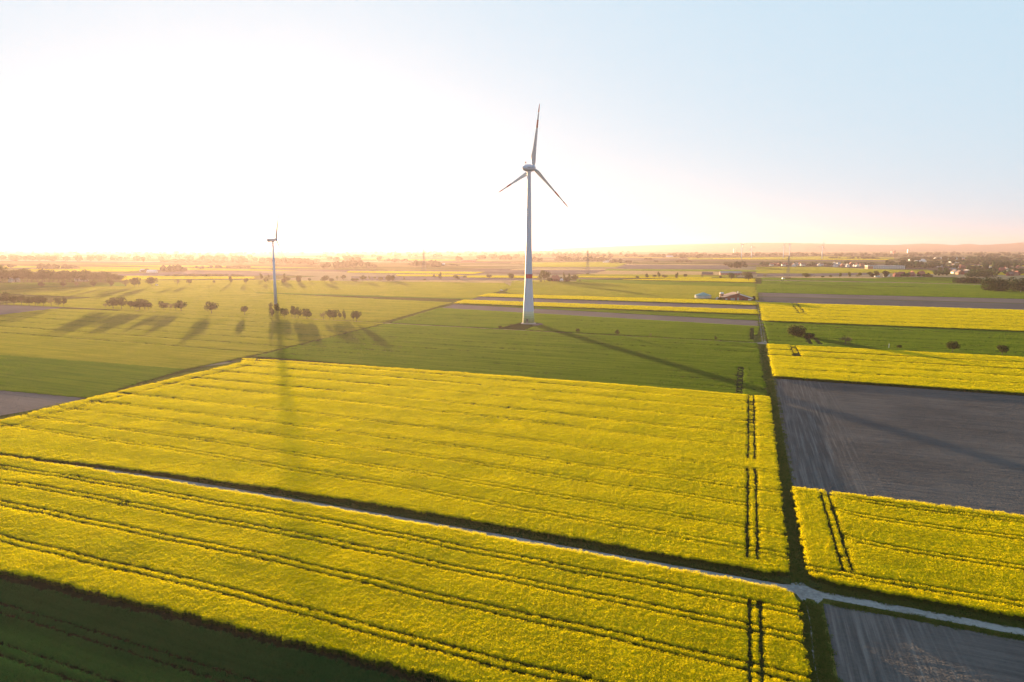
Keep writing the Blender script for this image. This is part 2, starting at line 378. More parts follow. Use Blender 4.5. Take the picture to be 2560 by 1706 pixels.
# ------------------------------------------------------------------ ground
layer = [0.0]
def sheet(name, pts, mat, z=None, label=None, kind='structure', cat=None):
    if z is None: layer[0] += .004; z = layer[0]
    o = mesh_obj(name, [(p[0], p[1], z) for p in pts], [tuple(range(len(pts)))], mat)
    return tag(o, label, cat, None, kind)
def ground_sheet():
    k = 14000; n = 8
    vs_ = [(-k + 2 * k * i / n, -2000 + (k + 2000) * j / n, 0) for j in range(n + 1) for i in range(n + 1)]
    fs = [(j * (n + 1) + i, j * (n + 1) + i + 1, (j + 1) * (n + 1) + i + 1, (j + 1) * (n + 1) + i) for j in range(n) for i in range(n)]
    g = N('farmland plain'); u, v = g.uv()
    vo = g.n('ShaderNodeTexVoronoi', feature='F1'); g.set(vo.inputs['Vector'], g.comb(g.math('MULTIPLY', u, .0012), g.math('MULTIPLY', v, .006))); vo.inputs['Scale'].default_value = 1
    sp = g.n('ShaderNodeSeparateColor'); g.set(sp.inputs[0], vo.outputs['Color'])
    c = g.mix(g.ramp(sp.outputs[0], .45, .5), rgb(.10, .115, .028), rgb(.15, .15, .04))
    c = g.mix(g.ramp(sp.outputs[1], .76, .77), c, rgb(.14, .11, .095))
    c = g.mix(g.ramp(sp.outputs[2], .82, .83), c, rgb(.34, .28, .17))
    c = g.mix(g.ramp(sp.outputs[0], .93, .94), c, rgb(.55, .42, .02))
    nz = g.noise(g.pos(), .02, 4, .6).outputs['Fac']
    mm = g.n('ShaderNodeMix', data_type='RGBA', blend_type='MULTIPLY'); mm.inputs[0].default_value = 1
    g.set(mm.inputs[6], c); g.set(mm.inputs[7], g.mix(nz, rgb(.8, .8, .8), rgb(1.15, 1.15, 1.15)))
    m = g.leaf(mm.outputs[2], .3, g.leafy_normal(4.0, 1.1))
    tag(mesh_obj('ground', vs_, fs, m), kind='structure')
ground_sheet()
PLANTS = {WHEAT: (NG_WHEAT, 'wheat_crop', .42, .8, 'wheat field'), WHEAT_PALE: (NG_WPALE, 'wheat_crop', .42, .8, 'wheat field'), WHEAT_DEEP: (NG_WDEEP, 'wheat_crop', .42, .8, 'wheat field'),
          STRAW: (NG_STRAW, 'stubble', .7, .7, 'stubble field'), RAPE_FAR: (NG_RAPE, 'rapeseed_crop', .42, 1.0, 'rapeseed field')}
def field_at(name, mat, uv, z, label, kind, cat):
    o = sheet(name, [W(*p) for p in uv], mat, z, None if mat in PLANTS else label, kind, cat)
    if mat in PLANTS:                          # the crop standing on it
        ng, nm, base, hs, ct = PLANTS[mat]
        o.name = 'crop_floor'
        spread(nm, ng, uv, base, label, ct, tram([v_ for v_ in range(290, 2000, 24)], .95, .2) if nm == 'wheat_crop' else None, hs, wide=1.6 if nm == 'wheat_crop' else 2.0)
    return o
def fld(name, mat, pts, label=None, z=None, kind='structure', cat=None): return field_at(name, mat, list(pts), z, label, kind, cat)
def ffld(name, mat, pts, label=None, kind='structure', cat=None): return field_at(name, mat, [to_uv(*GP(p)) for p in pts], None, label, kind, cat)
LU = lambda v, o=0: lane_u(v, 2.1) + o        # lane's western edge
RU = lambda v, o=0: lane_u(v, 5.1) + o        # lane's eastern edge
def diag_u(v): return np.interp(v, [120, 135, 170, 266, 281, 362, 445, 661, 887], [-238, -241, -248.6, -257.7, -271, -283.7, -296.5, -341.5, -389.3])
# ---- far fields (surveyed corner by corner)
ffld('wheat_field', WHEAT_PALE, [d3(0, 820), d3(2110, 870), d3(2160, 1120), d3(0, 1068), d4(390, 1003), d5(2353, 990), d5(2260, 965), d5(2353, 880), d4(0, 760), d4(500, 745), d4(2353, 815)], 'broad green wheat field beside the red barn')
ffld('wheat_field', WHEAT, [d3(0, 752), d3(2105, 800), d3(2112, 868), d3(0, 818), d4(1200, 785), d4(1200, 730)], 'dark green wheat strip behind the barn field')
ffld('rapeseed_field', RAPE_FAR, [d3(0, 735), d3(900, 712), d3(2090, 728), d3(2105, 792), d3(1000, 768), d3(0, 748), d4(2000, 742)], 'yellow green field edge behind the barn row')
ffld('rapeseed_field', RAPE_FAR, [d4(1220, 680), d4(2353, 690), d3(1290, 700), d3(1290, 714), d3(0, 710), d4(1220, 700)], 'thin yellow strip before the roadside trees')
ffld('wheat_field', WHEAT_PALE, [d4(1220, 640), d4(2353, 640), d3(1830, 655), d3(1700, 700), d3(0, 690), d4(1220, 678)], 'light green strip behind the thin yellow strip')
ffld('stubble_field', STRAW, [d4(1480, 637), d4(1750, 570), d3(0, 575), d3(1840, 590), d3(1840, 655), d3(0, 648)], 'pale straw coloured field beyond the pylon')
ffld('wheat_field', WHEAT, [d4(1740, 540), d3(0, 540), d3(1690, 552), d3(2353, 560), d3(2353, 585), d3(1840, 588), d3(0, 572), d4(1730, 568)], 'olive strip above the straw field')
ffld('ploughed_field', SOIL, [d4(1890, 525), d4(2110, 463), d3(0, 463), d3(1590, 470), d3(1690, 550), d3(0, 545)], 'grey tilled field beyond the straw field')
ffld('stubble_field', STRAW, [d4(2100, 445), d3(1560, 458), d3(1580, 468), d4(2110, 460)], 'thin pale line behind the grey tilled field')
ffld('ploughed_field', SOIL, [d4(-1900, 560), d4(250, 560), d4(1650, 560), d4(1480, 607), d4(250, 600), d5(2000, 592)], 'tilled strip crossing behind the tall turbine')
ffld('stubble_field', STRAW, [d5(2353, 548), d4(250, 533), d4(1740, 538), d4(1650, 558), d4(0, 556)], 'pale strip crossing behind the tall turbine')
ffld('wheat_field', WHEAT_PALE, [d4(250, 420), d4(1900, 405), d4(2100, 440), d4(1890, 500), d4(250, 500)], 'hazy pale green field beyond the pylon')
ffld('stubble_field', STRAW, [d4(0, 425), d4(900, 425), d4(900, 434), d4(0, 434)], 'narrow pale strip before the hazy woods')
# west of the diagonal track
ffld('stubble_field', STRAW, [d5(300, 752), d5(2353, 752), d4(450, 750), d4(300, 778), d5(2353, 800), d5(1200, 775), d5(300, 766)], 'peach coloured verge strip below the roadside trees')
ffld('ploughed_field', SOIL, [d5(-600, 672), d5(1200, 684), d5(2353, 712), d4(480, 712), d4(480, 750), d5(2353, 750), d5(900, 745), d5(-600, 738)], 'mauve tilled strip behind the roadside trees')
ffld('rapeseed_field', RAPE_FAR, [d5(1540, 668), d5(2353, 668), d4(470, 678), d4(470, 712), d5(2353, 706), d5(1540, 702)], 'yellow strip behind the lone roadside trees')
ffld('rapeseed_field', RAPE_FAR, [d5(250, 648), d5(1270, 652), d5(1500, 670), d5(1250, 684), d5(250, 672)], 'short yellow strip in front of the tilled strip')
ffld('rapeseed_field', RAPE_FAR, [d6(1700, 583), d5(0, 582), d5(1830, 600), d5(1640, 634), d5(0, 618), d6(1700, 608)], 'hazy yellow strip below the grove')
ffld('ploughed_field', SOIL, [d5(2000, 585), d5(2353, 555), d4(-50, 560), d4(-50, 600)], 'small mauve wedge field')
ffld('rapeseed_field', RAPE_FAR, [d8(2240, 690), d7(0, 672), d7(1000, 676), d7(2300, 692), d7(2300, 722), d7(1200, 728), d7(0, 742), d8(2240, 760)], 'yellow field behind the twin roadside trees')
ffld('ploughed_field', SOIL, [d8(1900, 650), d7(0, 622), d7(1050, 582), d7(2353, 590), d6(700, 650), d7(2000, 660), d7(1000, 664), d7(0, 666)], 'hazy tilled field before the farm wood')
ffld('rapeseed_field', RAPE_FAR, [d8(560, 540), d8(2353, 545), d7(200, 540), d7(200, 575), d8(2353, 590), d8(560, 590)], 'pale yellow field behind the grove')
ffld('wheat_field', WHEAT_PALE, [d7(0, 745), d7(2353, 742), d6(2353, 772), d5(300, 770), d5(2200, 800), d5(2353, 880), d5(1600, 1090), d5(0, 1045), d6(2353, 1030), d6(0, 975), d7(2353, 985), d7(0, 1100), d8(2353, 1090), d8(0, 985), d8(0, 935), d8(900, 880), d8(2353, 860)], 'light wheat field between the two roadside tree rows')
ffld('wheat_field', WHEAT_DEEP, [d8(-500, 800), d8(0, 795), d8(2200, 790), d8(2300, 850), d8(900, 878), d8(0, 935), d8(-500, 960)], 'blue green field in front of the grove')
ffld('ploughed_field', SOIL, [d6(2250, 938), d5(60, 905), d5(2090, 962), d5(2000, 982), d5(60, 940)], 'narrow tilled strip west of the diagonal track')
ffld('wheat_field', WHEAT_DEEP, [d6(0, 972), d5(0, 1042), d5(1600, 1082), d5(1590, 1094), d5(0, 1054), d6(0, 982)], 'dark boundary strip in the wheat')
fld('wheat_field', WHEAT_PALE, [(diag_u(450) - 6, 450), (-760, 440), (-760, 690), (diag_u(640) - 8, 640)], 'olive wheat field behind the roadside avenue')
ffld('ploughed_field', SOIL, [c1(-200, 742), c1(0, 748), c1(590, 770), c1(480, 785), c1(0, 842), c1(-200, 865)], 'tilled corner below the roadside avenue')
# east of the lane, beyond the second rapeseed block
fld('ploughed_field', SOIL_DARK, [(RU(768), 768), (RU(866), 866), (900, 866), (900, 758)], 'dark tilled strip behind the long yellow block')
fld('grass_balk', GRASS, [(RU(866), 866), (RU(873), 873), (900, 873), (900, 866)], 'thin yellow green balk between two tilled strips')
fld('ploughed_field', SOIL, [(RU(873), 873), (RU(946), 946), (900, 946), (900, 873)], 'second tilled strip behind the long yellow block')
fld('wheat_field', WHEAT, [(RU(946), 946), (RU(1168), 1168), (950, 1150), (950, 946)], 'green wheat field below the dark copse')
ffld('ploughed_field', SOIL_DARK, [d2(-100, 816), d2(2353, 862), d1(1720, 902), d1(1720, 924), d2(2353, 886), d2(-100, 838)], 'thin dark tilled line beside the copse')
ffld('wheat_field', WHEAT_DEEP, [d2(-100, 750), d2(2353, 794), d1(1700, 834), d1(1720, 900), d2(2353, 860), d2(-100, 814)], 'deep green strip between two pale lines')
ffld('gravel_track', DIRT, [d2(-100, 738), d2(2353, 780), d1(1700, 824), d1(1700, 834), d2(2353, 793), d2(-100, 748)], 'pale farm track crossing the green fields')
ffld('wheat_field', WHEAT_DEEP, [d2(-100, 698), d2(1950, 712), d2(2353, 690), d1(1100, 690), d1(1150, 790), d1(1700, 822), d2(2353, 778), d2(-100, 736)], 'deep green field before the red houses')
ffld('stubble_field', STRAW, [d2(-200, 676), d2(1200, 684), d2(1980, 692), d2(1950, 712), d2(1000, 706), d2(-200, 697)], 'pale straw strip along the roadside trees')
ffld('ploughed_field', SOIL, [d2(-200, 622), d2(900, 622), d2(1830, 608), d2(1830, 640), d2(1400, 660), d2(700, 676), d2(-200, 670)], 'tilled field behind the roadside trees')
ffld('wheat_field', WHEAT_PALE, [d2(-200, 500), d2(1000, 500), d2(1900, 545), d1(0, 545), d1(560, 550), d1(760, 600), d2(1800, 605), d2(900, 618), d2(-200, 618)], 'light green meadow below the village houses')
ffld('rapeseed_field', RAPE_FAR, [d2(-1000, 345), d2(2200, 362), d2(2200, 374), d2(-1000, 356)], 'hazy yellow strip before the distant turbines')
ffld('wheat_field', WHEAT_PALE, [d3(900, 335), d3(2353, 318), d2(930, 305), d2(2300, 330), d2(2300, 358), d2(0, 345), d3(900, 362)], 'hazy green fields under the distant turbines')
ffld('ploughed_field', SOIL, [d2(500, 378), d2(2150, 378), d2(2200, 392), d2(500, 392)], 'hazy tilled strip behind the village')

# ---- middle ground
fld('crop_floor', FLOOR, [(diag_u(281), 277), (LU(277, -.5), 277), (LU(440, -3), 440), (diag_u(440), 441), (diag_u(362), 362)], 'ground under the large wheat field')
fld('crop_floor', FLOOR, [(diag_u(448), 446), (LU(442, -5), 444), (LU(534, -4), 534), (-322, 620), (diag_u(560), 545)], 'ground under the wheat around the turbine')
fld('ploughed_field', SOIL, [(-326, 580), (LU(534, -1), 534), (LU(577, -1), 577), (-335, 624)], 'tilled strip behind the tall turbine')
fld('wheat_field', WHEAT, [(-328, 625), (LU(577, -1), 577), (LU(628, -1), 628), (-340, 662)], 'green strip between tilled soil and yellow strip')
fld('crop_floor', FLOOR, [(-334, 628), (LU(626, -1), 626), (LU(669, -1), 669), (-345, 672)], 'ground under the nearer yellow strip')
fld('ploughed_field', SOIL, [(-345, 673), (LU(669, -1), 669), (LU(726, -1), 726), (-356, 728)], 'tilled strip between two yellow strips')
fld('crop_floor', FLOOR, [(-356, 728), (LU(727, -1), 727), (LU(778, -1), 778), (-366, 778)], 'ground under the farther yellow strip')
# west of the diagonal track
ffld('wheat_field', WHEAT_PALE, [c1(0, 842), c1(480, 786), c1(1300, 806), c1(2353, 852), c2(1170, 918), c2(0, 1206), c1(1700, 1342), c1(0, 1212), c1(-300, 1195), c1(-300, 880)], 'broad shadow crossed wheat field below the avenue')
ffld('wheat_field', WHEAT_DEEP, [c1(-300, 1195), c1(0, 1212), c1(1700, 1342), a1(430, 189), a1(0, 150), a1(-180, 138)], 'fresh green wedge field beside the diagonal track')
ffld('ploughed_field', SOIL, [a1(-180, 138), a1(0, 151), a1(430, 190), a1(0, 305), a1(-180, 350)], 'mauve tilled corner beside the diagonal track')
# diagonal grass track and dirt road
def ribbon(name, pts, width, mat, label, z=None, kind='structure'):
    P = [Vector((p[0], p[1])) for p in pts]; L = []; Rr = []
    for i, p in enumerate(P):
        d = (P[min(i + 1, len(P) - 1)] - P[max(i - 1, 0)]).normalized(); nrm = Vector((-d.y, d.x)); wd = width[i] if isinstance(width, (list, tuple)) else width
        L.append(p + nrm * wd / 2); Rr.append(p - nrm * wd / 2)
    if z is None: layer[0] += .004; z = layer[0]
    n = len(P); vs_ = [(q.x, q.y, z) for q in L + Rr]
    return tag(mesh_obj(name, vs_, [(i, n + i, n + i + 1, i + 1) for i in range(n - 1)], mat), label, None, None, kind)
ribbon('grass_track', [W(float(diag_u(v)) - 3, v) for v in (120, 150, 200, 266, 281, 320, 362, 400, 445, 520, 600, 661, 760, 887)], 7, GRASS, 'grass track running diagonally between the fields')
ribbon('dirt_road', [W(u, v) for u, v in ((-900, 426), (-758, 435.5), (-668, 441.8), (-565, 445.2), (-431, 449), (-299, 445), (-209, 443), (-150, 441), (-96, 440), (-22, 440.5))], 2.6, DIRT, 'dirt road with the tree avenue')
ribbon('dirt_road', [G(*c1(-300, 558)), G(*c1(400, 568)), G(*c1(1400, 578)), G(*c1(2353, 570)), G(*c2(300, 560)), G(*c2(700, 545))], 3, DIRT, 'farther dirt road behind the avenue')

# ---- near ground: soil below crops, tilled fields, tracks
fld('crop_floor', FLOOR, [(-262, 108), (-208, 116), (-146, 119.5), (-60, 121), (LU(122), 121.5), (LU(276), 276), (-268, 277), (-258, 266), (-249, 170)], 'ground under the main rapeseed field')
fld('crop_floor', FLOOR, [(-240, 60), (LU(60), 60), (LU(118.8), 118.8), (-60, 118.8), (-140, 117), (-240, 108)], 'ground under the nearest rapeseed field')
FLOOR_D = soil_surface('deep shaded crop floor', rgb(.008, .012, .006), rgb(.014, .018, .009))  # shade under the wheat is put into the soil colour, so tramlines read dark
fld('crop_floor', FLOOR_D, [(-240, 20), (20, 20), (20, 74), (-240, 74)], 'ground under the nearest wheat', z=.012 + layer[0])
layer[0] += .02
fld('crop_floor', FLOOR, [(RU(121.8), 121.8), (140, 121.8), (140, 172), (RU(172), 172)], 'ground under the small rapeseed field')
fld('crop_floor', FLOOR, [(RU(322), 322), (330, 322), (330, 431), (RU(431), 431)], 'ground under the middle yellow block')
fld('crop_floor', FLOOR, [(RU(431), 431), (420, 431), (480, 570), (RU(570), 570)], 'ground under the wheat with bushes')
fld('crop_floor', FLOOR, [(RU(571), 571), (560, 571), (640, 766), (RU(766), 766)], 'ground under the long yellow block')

def near_soil(name):
    g = N(name); u, v = g.uv()
    streak = g.noise(g.comb(g.math('MULTIPLY', u, .025), g.math('MULTIPLY', v, 1.1)), 1.0, 6, .75).outputs['Fac']
    fine = g.noise(g.comb(g.math('MULTIPLY', u, .4), g.math('MULTIPLY', v, 6.0)), 1.0, 3, .6).outputs['Fac']
    uu = g.math('SUBTRACT', u, g.math('ADD', 5.1, g.math('MULTIPLY', LANE, g.math('SUBTRACT', v, 100.0))))   # metres from the lane
    head = g.math('SUBTRACT', 1.0, g.ramp(g.math('ADD', uu, g.math('MULTIPLY', g.noise(g.pos(), .05, 3).outputs['Fac'], 14.0)), 18, 34))
    hst = g.noise(g.comb(g.math('MULTIPLY', uu, 1.4), g.math('MULTIPLY', v, .03)), 1.0, 4, .7).outputs['Fac']
    st = g.mix(head, streak, hst)
    patch = g.noise(g.pos(), .03, 4, .65).outputs['Fac']
    clod = g.noise(g.pos(), 1.8, 4, .75).outputs['Fac']
    f = g.math('ADD', g.math('MULTIPLY', st, .42), g.math('ADD', g.math('MULTIPLY', patch, .3), g.math('ADD', g.math('MULTIPLY', clod, .14), g.math('MULTIPLY', fine, .14))))
    col = g.mix(g.ramp(f, .41, .59), rgb(.060, .057, .058), rgb(.105, .097, .095))
    col = g.mix(g.math('MULTIPLY', g.math('MULTIPLY', head, g.ramp(hst, .48, .72)), .7), col, rgb(.15, .142, .138))
    return g.diffuse(col, g.leafy_normal(1.6, 4.0))
NSOIL = near_soil('crumbly tilled soil')
def soil_relief(name, poly, label, step=.8):      # shallow furrows and clods as real relief
    us = [p[0] for p in poly]; vs_ = [p[1] for p in poly]
    gu = np.arange(min(us), max(us) + step, step * 2.2); gv = np.arange(min(vs_), max(vs_) + step, step)
    A, B = np.meshgrid(gu, gv); lo = np.interp(B, [poly[0][1], poly[-1][1]], [poly[0][0], poly[-1][0]])
    A = np.maximum(A, lo)                       # follow the lane side
    z = .05 + .02 * np.sin(B * 2.4 + .4 * np.sin(A * .05)) + RNG.normal(0, .014, A.shape)
    z = np.where((A <= lo + .01) | (B == B.min()) | (B == B.max()), .02, z)
    x = A * UX + B * VX; y = A * UY + B * VY; n, m = A.shape
    V = np.column_stack([x.ravel(), y.ravel(), z.ravel() + .05])
    idx = np.arange(n * m).reshape(n, m)
    F = np.column_stack([idx[:-1, :-1].ravel(), idx[:-1, 1:].ravel(), idx[1:, 1:].ravel(), idx[1:, :-1].ravel()])
    return tag(mesh_obj(name, V.tolist(), [tuple(r) for r in F.tolist()], NSOIL), label, None, None, 'structure')
soil_relief('ploughed_field', [(RU(172.4), 172.4), (205, 172.4), (205, 321.5), (RU(321.5), 321.5)], 'large dark tilled field between yellow fields', 1.0)
soil_relief('ploughed_field', [(RU(60, 1.6), 60), (70, 60), (70, 117.0), (RU(117, 1.6), 117.0)], 'tilled field with turning marks by the crossing', .6)

layer[0] = .2
def track_v(u): return 120.2 + float(bend(np.array([u]))[0]) - (0.0 if u < 0 else u * .012)
TRK = [-330, -280, -240, -208, -180, -150, -120, -90, -60, -30, -10, 0, 10, 30, 60, 90, 130]
ribbon('grass_verge', [W(u, track_v(u) + .2) for u in TRK], 5.6, GRASS, 'grass verge of the gravel track', .03)
ribbon('gravel_track', [W(u, track_v(u)) for u in TRK], [1.7] * 9 + [1.9, 2.2, 2.4, 2.4, 2.3, 2.3, 2.3, 2.3], GRAVEL, 'pale gravel track between the rapeseed fields', .045)
fld('gravel_track', GRAVEL, [(-1.6, 120.8), (0.4, 122.3), (2.2, 123.6), (3.0, 122.4), (5.2, 120.9)], 'gravel mouth of the grass lane', .05)
fld('gravel_track', GRAVEL, [(.6, 119.4), (5.6, 119.3), (5.4, 118.2), (4.6, 116.4), (4.2, 117.7), (3.0, 117.9), (2.6, 115.8), (1.9, 117.5), (1.5, 118.5)], 'gravel splay at the crossing', .05)
ribbon('grass_lane', [W(lane_u(v, 3.6), v) for v in range(123, 442, 12)], 3.2, GRASS, 'dark grass lane between the fields', .035)
ribbon('grass_lane', [W(lane_u(v, 4.1), v) for v in range(56, 119, 6)], 4.2, GRASS, 'rutted grass lane before the crossing', .035)
ribbon('grass_lane', [W(lane_u(v, 3.6), v) for v in range(436, 1330, 40)], 4.0, GRASS, 'grass lane running towards the village', .035)
for o_, nm in ((2.55, 'western'), (4.1, 'eastern')):
    ribbon('wheel_rut', [W(lane_u(v, o_ + .15 * math.sin(v * .3)), v) for v in np.arange(58, 117.5, 1.7)], [.12 + .22 * abs(math.sin(v * .9)) * abs(math.sin(v * .23)) for v in np.arange(58, 117.5, 1.7)], GRAVEL, nm + ' stony wheel rut of the near lane', .05)
    ribbon('wheel_rut', [W(lane_u(v, o_), v) for v in range(440, 800, 12)], .85, GRAVEL, nm + ' stony wheel rut of the far lane', .05)
fld('gravel_track', GRAVEL, [(LU(440, -7), 440.0), (LU(445, -.6), 446), (LU(452, .3), 452), (RU(452, -.3), 452), (RU(445, .2), 444), (RU(438, 1.5), 437.5), (LU(438, -1), 437.8)], 'pale gravel junction of lane and dirt road', .055)
fld('gravel_track', GRAVEL, [(LU(760, -2), 762), (LU(800, -1.5), 800), (RU(800, -1), 800), (RU(766, 1.5), 764)], 'gravel yard entry by the barn', .055)
fld('gravel_track', GRAVEL, [to_uv(*G(*c2(1140, 917))), to_uv(*G(*c2(1180, 908))), to_uv(*G(*c2(1240, 910))), to_uv(*G(*c2(1220, 922)))], 'pale gravel crossing of road and diagonal track', .055)
sheet('hardstand', [GP(a6(*q)) for q in ((60, 1296), (330, 1232), (470, 1198), (700, 1205), (800, 1214), (830, 1228), (700, 1268), (520, 1330), (250, 1322), (0, 1312))], PAD, .06, 'gravel hardstand at the tall turbine foot')
# low spoil bank beside the hardstand
def bank(name, a, b, wd, h, mat, label):
    a = Vector(a); b = Vector(b); d = (b - a); n = Vector((-d.y, d.x)).normalized(); vs_ = []; fs = []
    K = 14
    for i in range(K + 1):
        t = i / K; p = a + d * t; hh = h * math.sin(math.pi * min(max(t, .02), .98)) * random.uniform(.7, 1.1)
        for s_, z in ((-1, .03), (-.45, .75 * hh), (.1, hh), (1, .03)): q = p + n * s_ * wd * random.uniform(.85, 1.1); vs_.append((q.x, q.y, z))
    for i in range(K):
        for j in range(3): k = i * 4 + j; fs.append((k, k + 4, k + 5, k + 1))
    return tag(mesh_obj(name, vs_, fs, mat), label, None, None, 'structure')
bank('earth_bank', GP(a6(640, 1240)), GP(a6(860, 1225)), 3, 1.5, SOIL, 'low earth bank beside the hardstand')
bank('earth_bank', GP(a6(40, 1280)), GP(a6(470, 1195)), 1.6, .8, GRASS, 'grassy bank edging the hardstand')

# ------------------------------------------------------------------ crops
wig = lambda a: .25 * np.sin(a * .09) + .12 * np.sin(a * .31)
def rapeA_keep(a, b, s):
    m = tram([110.2, 102.4, 92.2, 79.8])(a, b + wig(a), s)
    m &= head([-4.75, -3.15], 78, 111)(a, b, s); return m
def rapeB_keep(a, b, s):
    tilt = b + .042 * (a + 8)                  # the main field's tramlines run slightly askew
    m = tram([131.2, 141.8, 154.7, 166.2, 181.0, 201.5, 216, 233, 249, 263], .95, .36)(a, tilt + wig(a), s)
    m &= head([-5.25, -3.4], 127, 182)(a, b, s) & head([-5.25, -3.5], 190, 276)(a, b, s)
    wu = np.interp(b, [120, 135, 170, 266, 277], [-238, -241, -248.6, -257.7, -266])
    for o in (8.0, 9.9): m &= ~(np.abs(a - wu - o - .6 * np.sin(b * .35)) < (.1 + .75 * s))
    return m
def rapeC_keep(a, b, s):
    off = a - lane_u(b, 12.4); curve = 3.2 * np.exp(-np.maximum(off, 0) / 3.2)
    m = np.ones(len(a), bool)
    for v0, sg in ((127.2, -.15), (142.3, 1), (157.2, 1), (167.5, 1)):
        d = np.abs(np.abs(b - v0 - sg * curve * (off > 0)) - .95); m &= ~((d < .25 + .85 * s) & ((off > -.2) | (v0 < 130)))
    m &= head([10.9, 12.45], 128.5, 171)(a, b, s); return m
polyA = [(-240, 70), (-129, 71.2), (-78, 72.8), (-40, 74.2), (-8, 75.5), (lane_u(75, 2.6), 76), (lane_u(115, 2.4), 115.5), (lane_u(117, .4), 117.3), (-60, 117.2), (-240, 116.2)]
spread('rapeseed_crop', NG_RAPE, polyA, .34, 'nearest rapeseed field in yellow bloom before the gravel track', 'rapeseed field', rapeA_keep, 1.0, True)
polyB = [(-239, 115.6), (-208, 118.0), (-180, 119.9), (-146, 121.4), (-100, 122.9), (-60, 123.3), (lane_u(124, -1.5), 123.2), (lane_u(125, 1.7), 124.6), (LU(276), 275.8), (-266, 276.6), (-257, 266), (-248, 170), (-241, 135)]
spread('rapeseed_crop', NG_RAPE, polyB, .34, 'main broad rapeseed field in yellow bloom beyond the gravel track', 'rapeseed field', rapeB_keep, 1.0, True)
polyC = [(RU(124.5, .6), 124.2), (RU(126, .1), 126), (RU(171), 171.4), (140, 171.4), (140, 122.6), (14, 123.0)]
spread('rapeseed_crop', NG_RAPE, polyC, .34, 'small rapeseed field with curved tramlines beside the grass lane', 'rapeseed field', rapeC_keep)
polyD = [(RU(324, .5), 323), (RU(430), 430.5), (330, 430.5), (330, 323)]
spread('rapeseed_crop', NG_RAPE, polyD, .34, 'yellow rapeseed block beyond the large tilled field', 'rapeseed field', both(tram([345, 366, 388, 410], .95, .3), head([17.5, 20.2], 385, 431, .5)))
polyE = [(RU(573), 572), (RU(766), 766), (640, 758), (560, 566)]
spread('rapeseed_crop', NG_RAPE, polyE, .4, 'long yellow rapeseed block behind the bushes', 'rapeseed field', both(tram([600, 628, 655, 690, 720], .95, .2), head([36, 40.5], 640, 766, .5)))
spread('rapeseed_crop', NG_RAPE, [(-334, 629), (LU(626, -1), 626), (LU(669, -1), 669), (-345, 672)], .5, 'nearer narrow yellow strip behind the tall turbine', 'rapeseed field')
spread('rapeseed_crop', NG_RAPE, [(-356, 729), (LU(727, -1), 727), (LU(778, -1), 778), (-364, 778)], .5, 'farther narrow yellow strip leading to the round tank', 'rapeseed field')
polyW = [(-240, 30), (10, 30), (-8, 73.2), (-60, 71.8), (-129, 69.0), (-240, 67)]
spread('wheat_crop', NG_WNEAR, polyW, .40, 'dark green wheat in the lower corner before the rapeseed', 'wheat field', tram([63.2, 55.8, 47], .95, .35), .85, True, wide=1.7)
wk = both(tram([292, 308, 322, 340, 357, 375, 398, 420], .95, .2), head([-9.9, -8.0], 277, 346, .5))
spread('wheat_crop', NG_WHEAT, [(diag_u(281) + 3, 278.5), (LU(278, -1), 278), (LU(437, -3.5), 437.5), (diag_u(437) + 3, 440), (diag_u(362) + 2, 362)], .36, 'large green wheat field behind the main rapeseed field', 'wheat field', wk, .9, wide=1.6)
hs_ = [GP(a6(*q)) for q in ((60, 1290), (330, 1225), (470, 1190), (700, 1195), (850, 1214), (850, 1232), (700, 1272), (520, 1334), (250, 1326), (0, 1316))]
HUV = [to_uv(*q) for q in hs_]
spread('wheat_crop', NG_WHEAT, [(diag_u(448) + 4, 448), (LU(444, -5), 443.5), (LU(533, -1), 533), (-323, 577), (diag_u(560) + 3, 552)], .36, 'wheat field around the foot of the tall turbine', 'wheat field',
       lambda a, b, s: both(tram([470, 497, 522], .95, .2), head([-4.6, -2.6], 452, 522, .5))(a, b, s) & ~inside(a, b, HUV), .9, wide=1.6)
spread('wheat_crop', NG_WHEAT, [(RU(436, 2), 433), (420, 433), (480, 569), (RU(569, .5), 569.5)], .36, 'green wheat field with scattered bushes', 'wheat field', both(tram([455, 478, 500, 524, 548], .95, .2), head([29, 31, 34, 36], 445, 480, .45)), .9, wide=1.6)
# grass along tracks
spread('grass_tufts', NG_TUFT, [(lane_u(123, 2.1), 123), (RU(123), 123), (RU(438), 438), (LU(438), 438)], .7, 'rough grass on the lane beyond the crossing', 'grass', None, .8)
spread('grass_tufts', NG_TUFT, [(lane_u(60, 2.2), 60), (lane_u(60, 6.3), 60), (lane_u(117.5, 6.3), 116.6), (lane_u(117.5, 2.2), 116.6)], .62, 'rough grass on the rutted lane', 'grass',
       lambda a, b, s: (np.abs(a - lane_u(b, 2.55)) > .25) & (np.abs(a - lane_u(b, 4.1)) > .25), .9)
dv_ = (120, 150, 200, 266, 281, 320, 362, 400, 445, 520, 600, 661, 760, 887)
spread('grass_tufts', NG_TUFT, [(float(diag_u(v)) - 7.5, v) for v in dv_] + [(float(diag_u(v)) + .4, v) for v in dv_[::-1]], .6, 'rough grass on the diagonal track', 'grass',
       lambda a, b, s: (np.abs(np.abs(a - diag_u(b) + 3.2) - 1.5) > .35 + .2 * s), 1.0)
spread('grass_tufts', NG_TUFT, [(lane_u(440, 1.6), 440), (lane_u(440, 5.8), 440), (lane_u(1300, 5.8), 1300), (lane_u(1300, 1.6), 1300)], .6, 'rough grass on the lane towards the village', 'grass',
       lambda a, b, s: (np.abs(a - lane_u(b, 2.55)) > .5) & (np.abs(a - lane_u(b, 4.1)) > .5), .7)
spread('grass_tufts', NG_TUFT, [(-240, 121.8), (-2, 121.8), (-1, 122.6), (lane_u(124, -1.5), 123.2), (-240, 123.1)], .55, 'rough grass between track and main rapeseed', 'grass', None, 1.1, True)
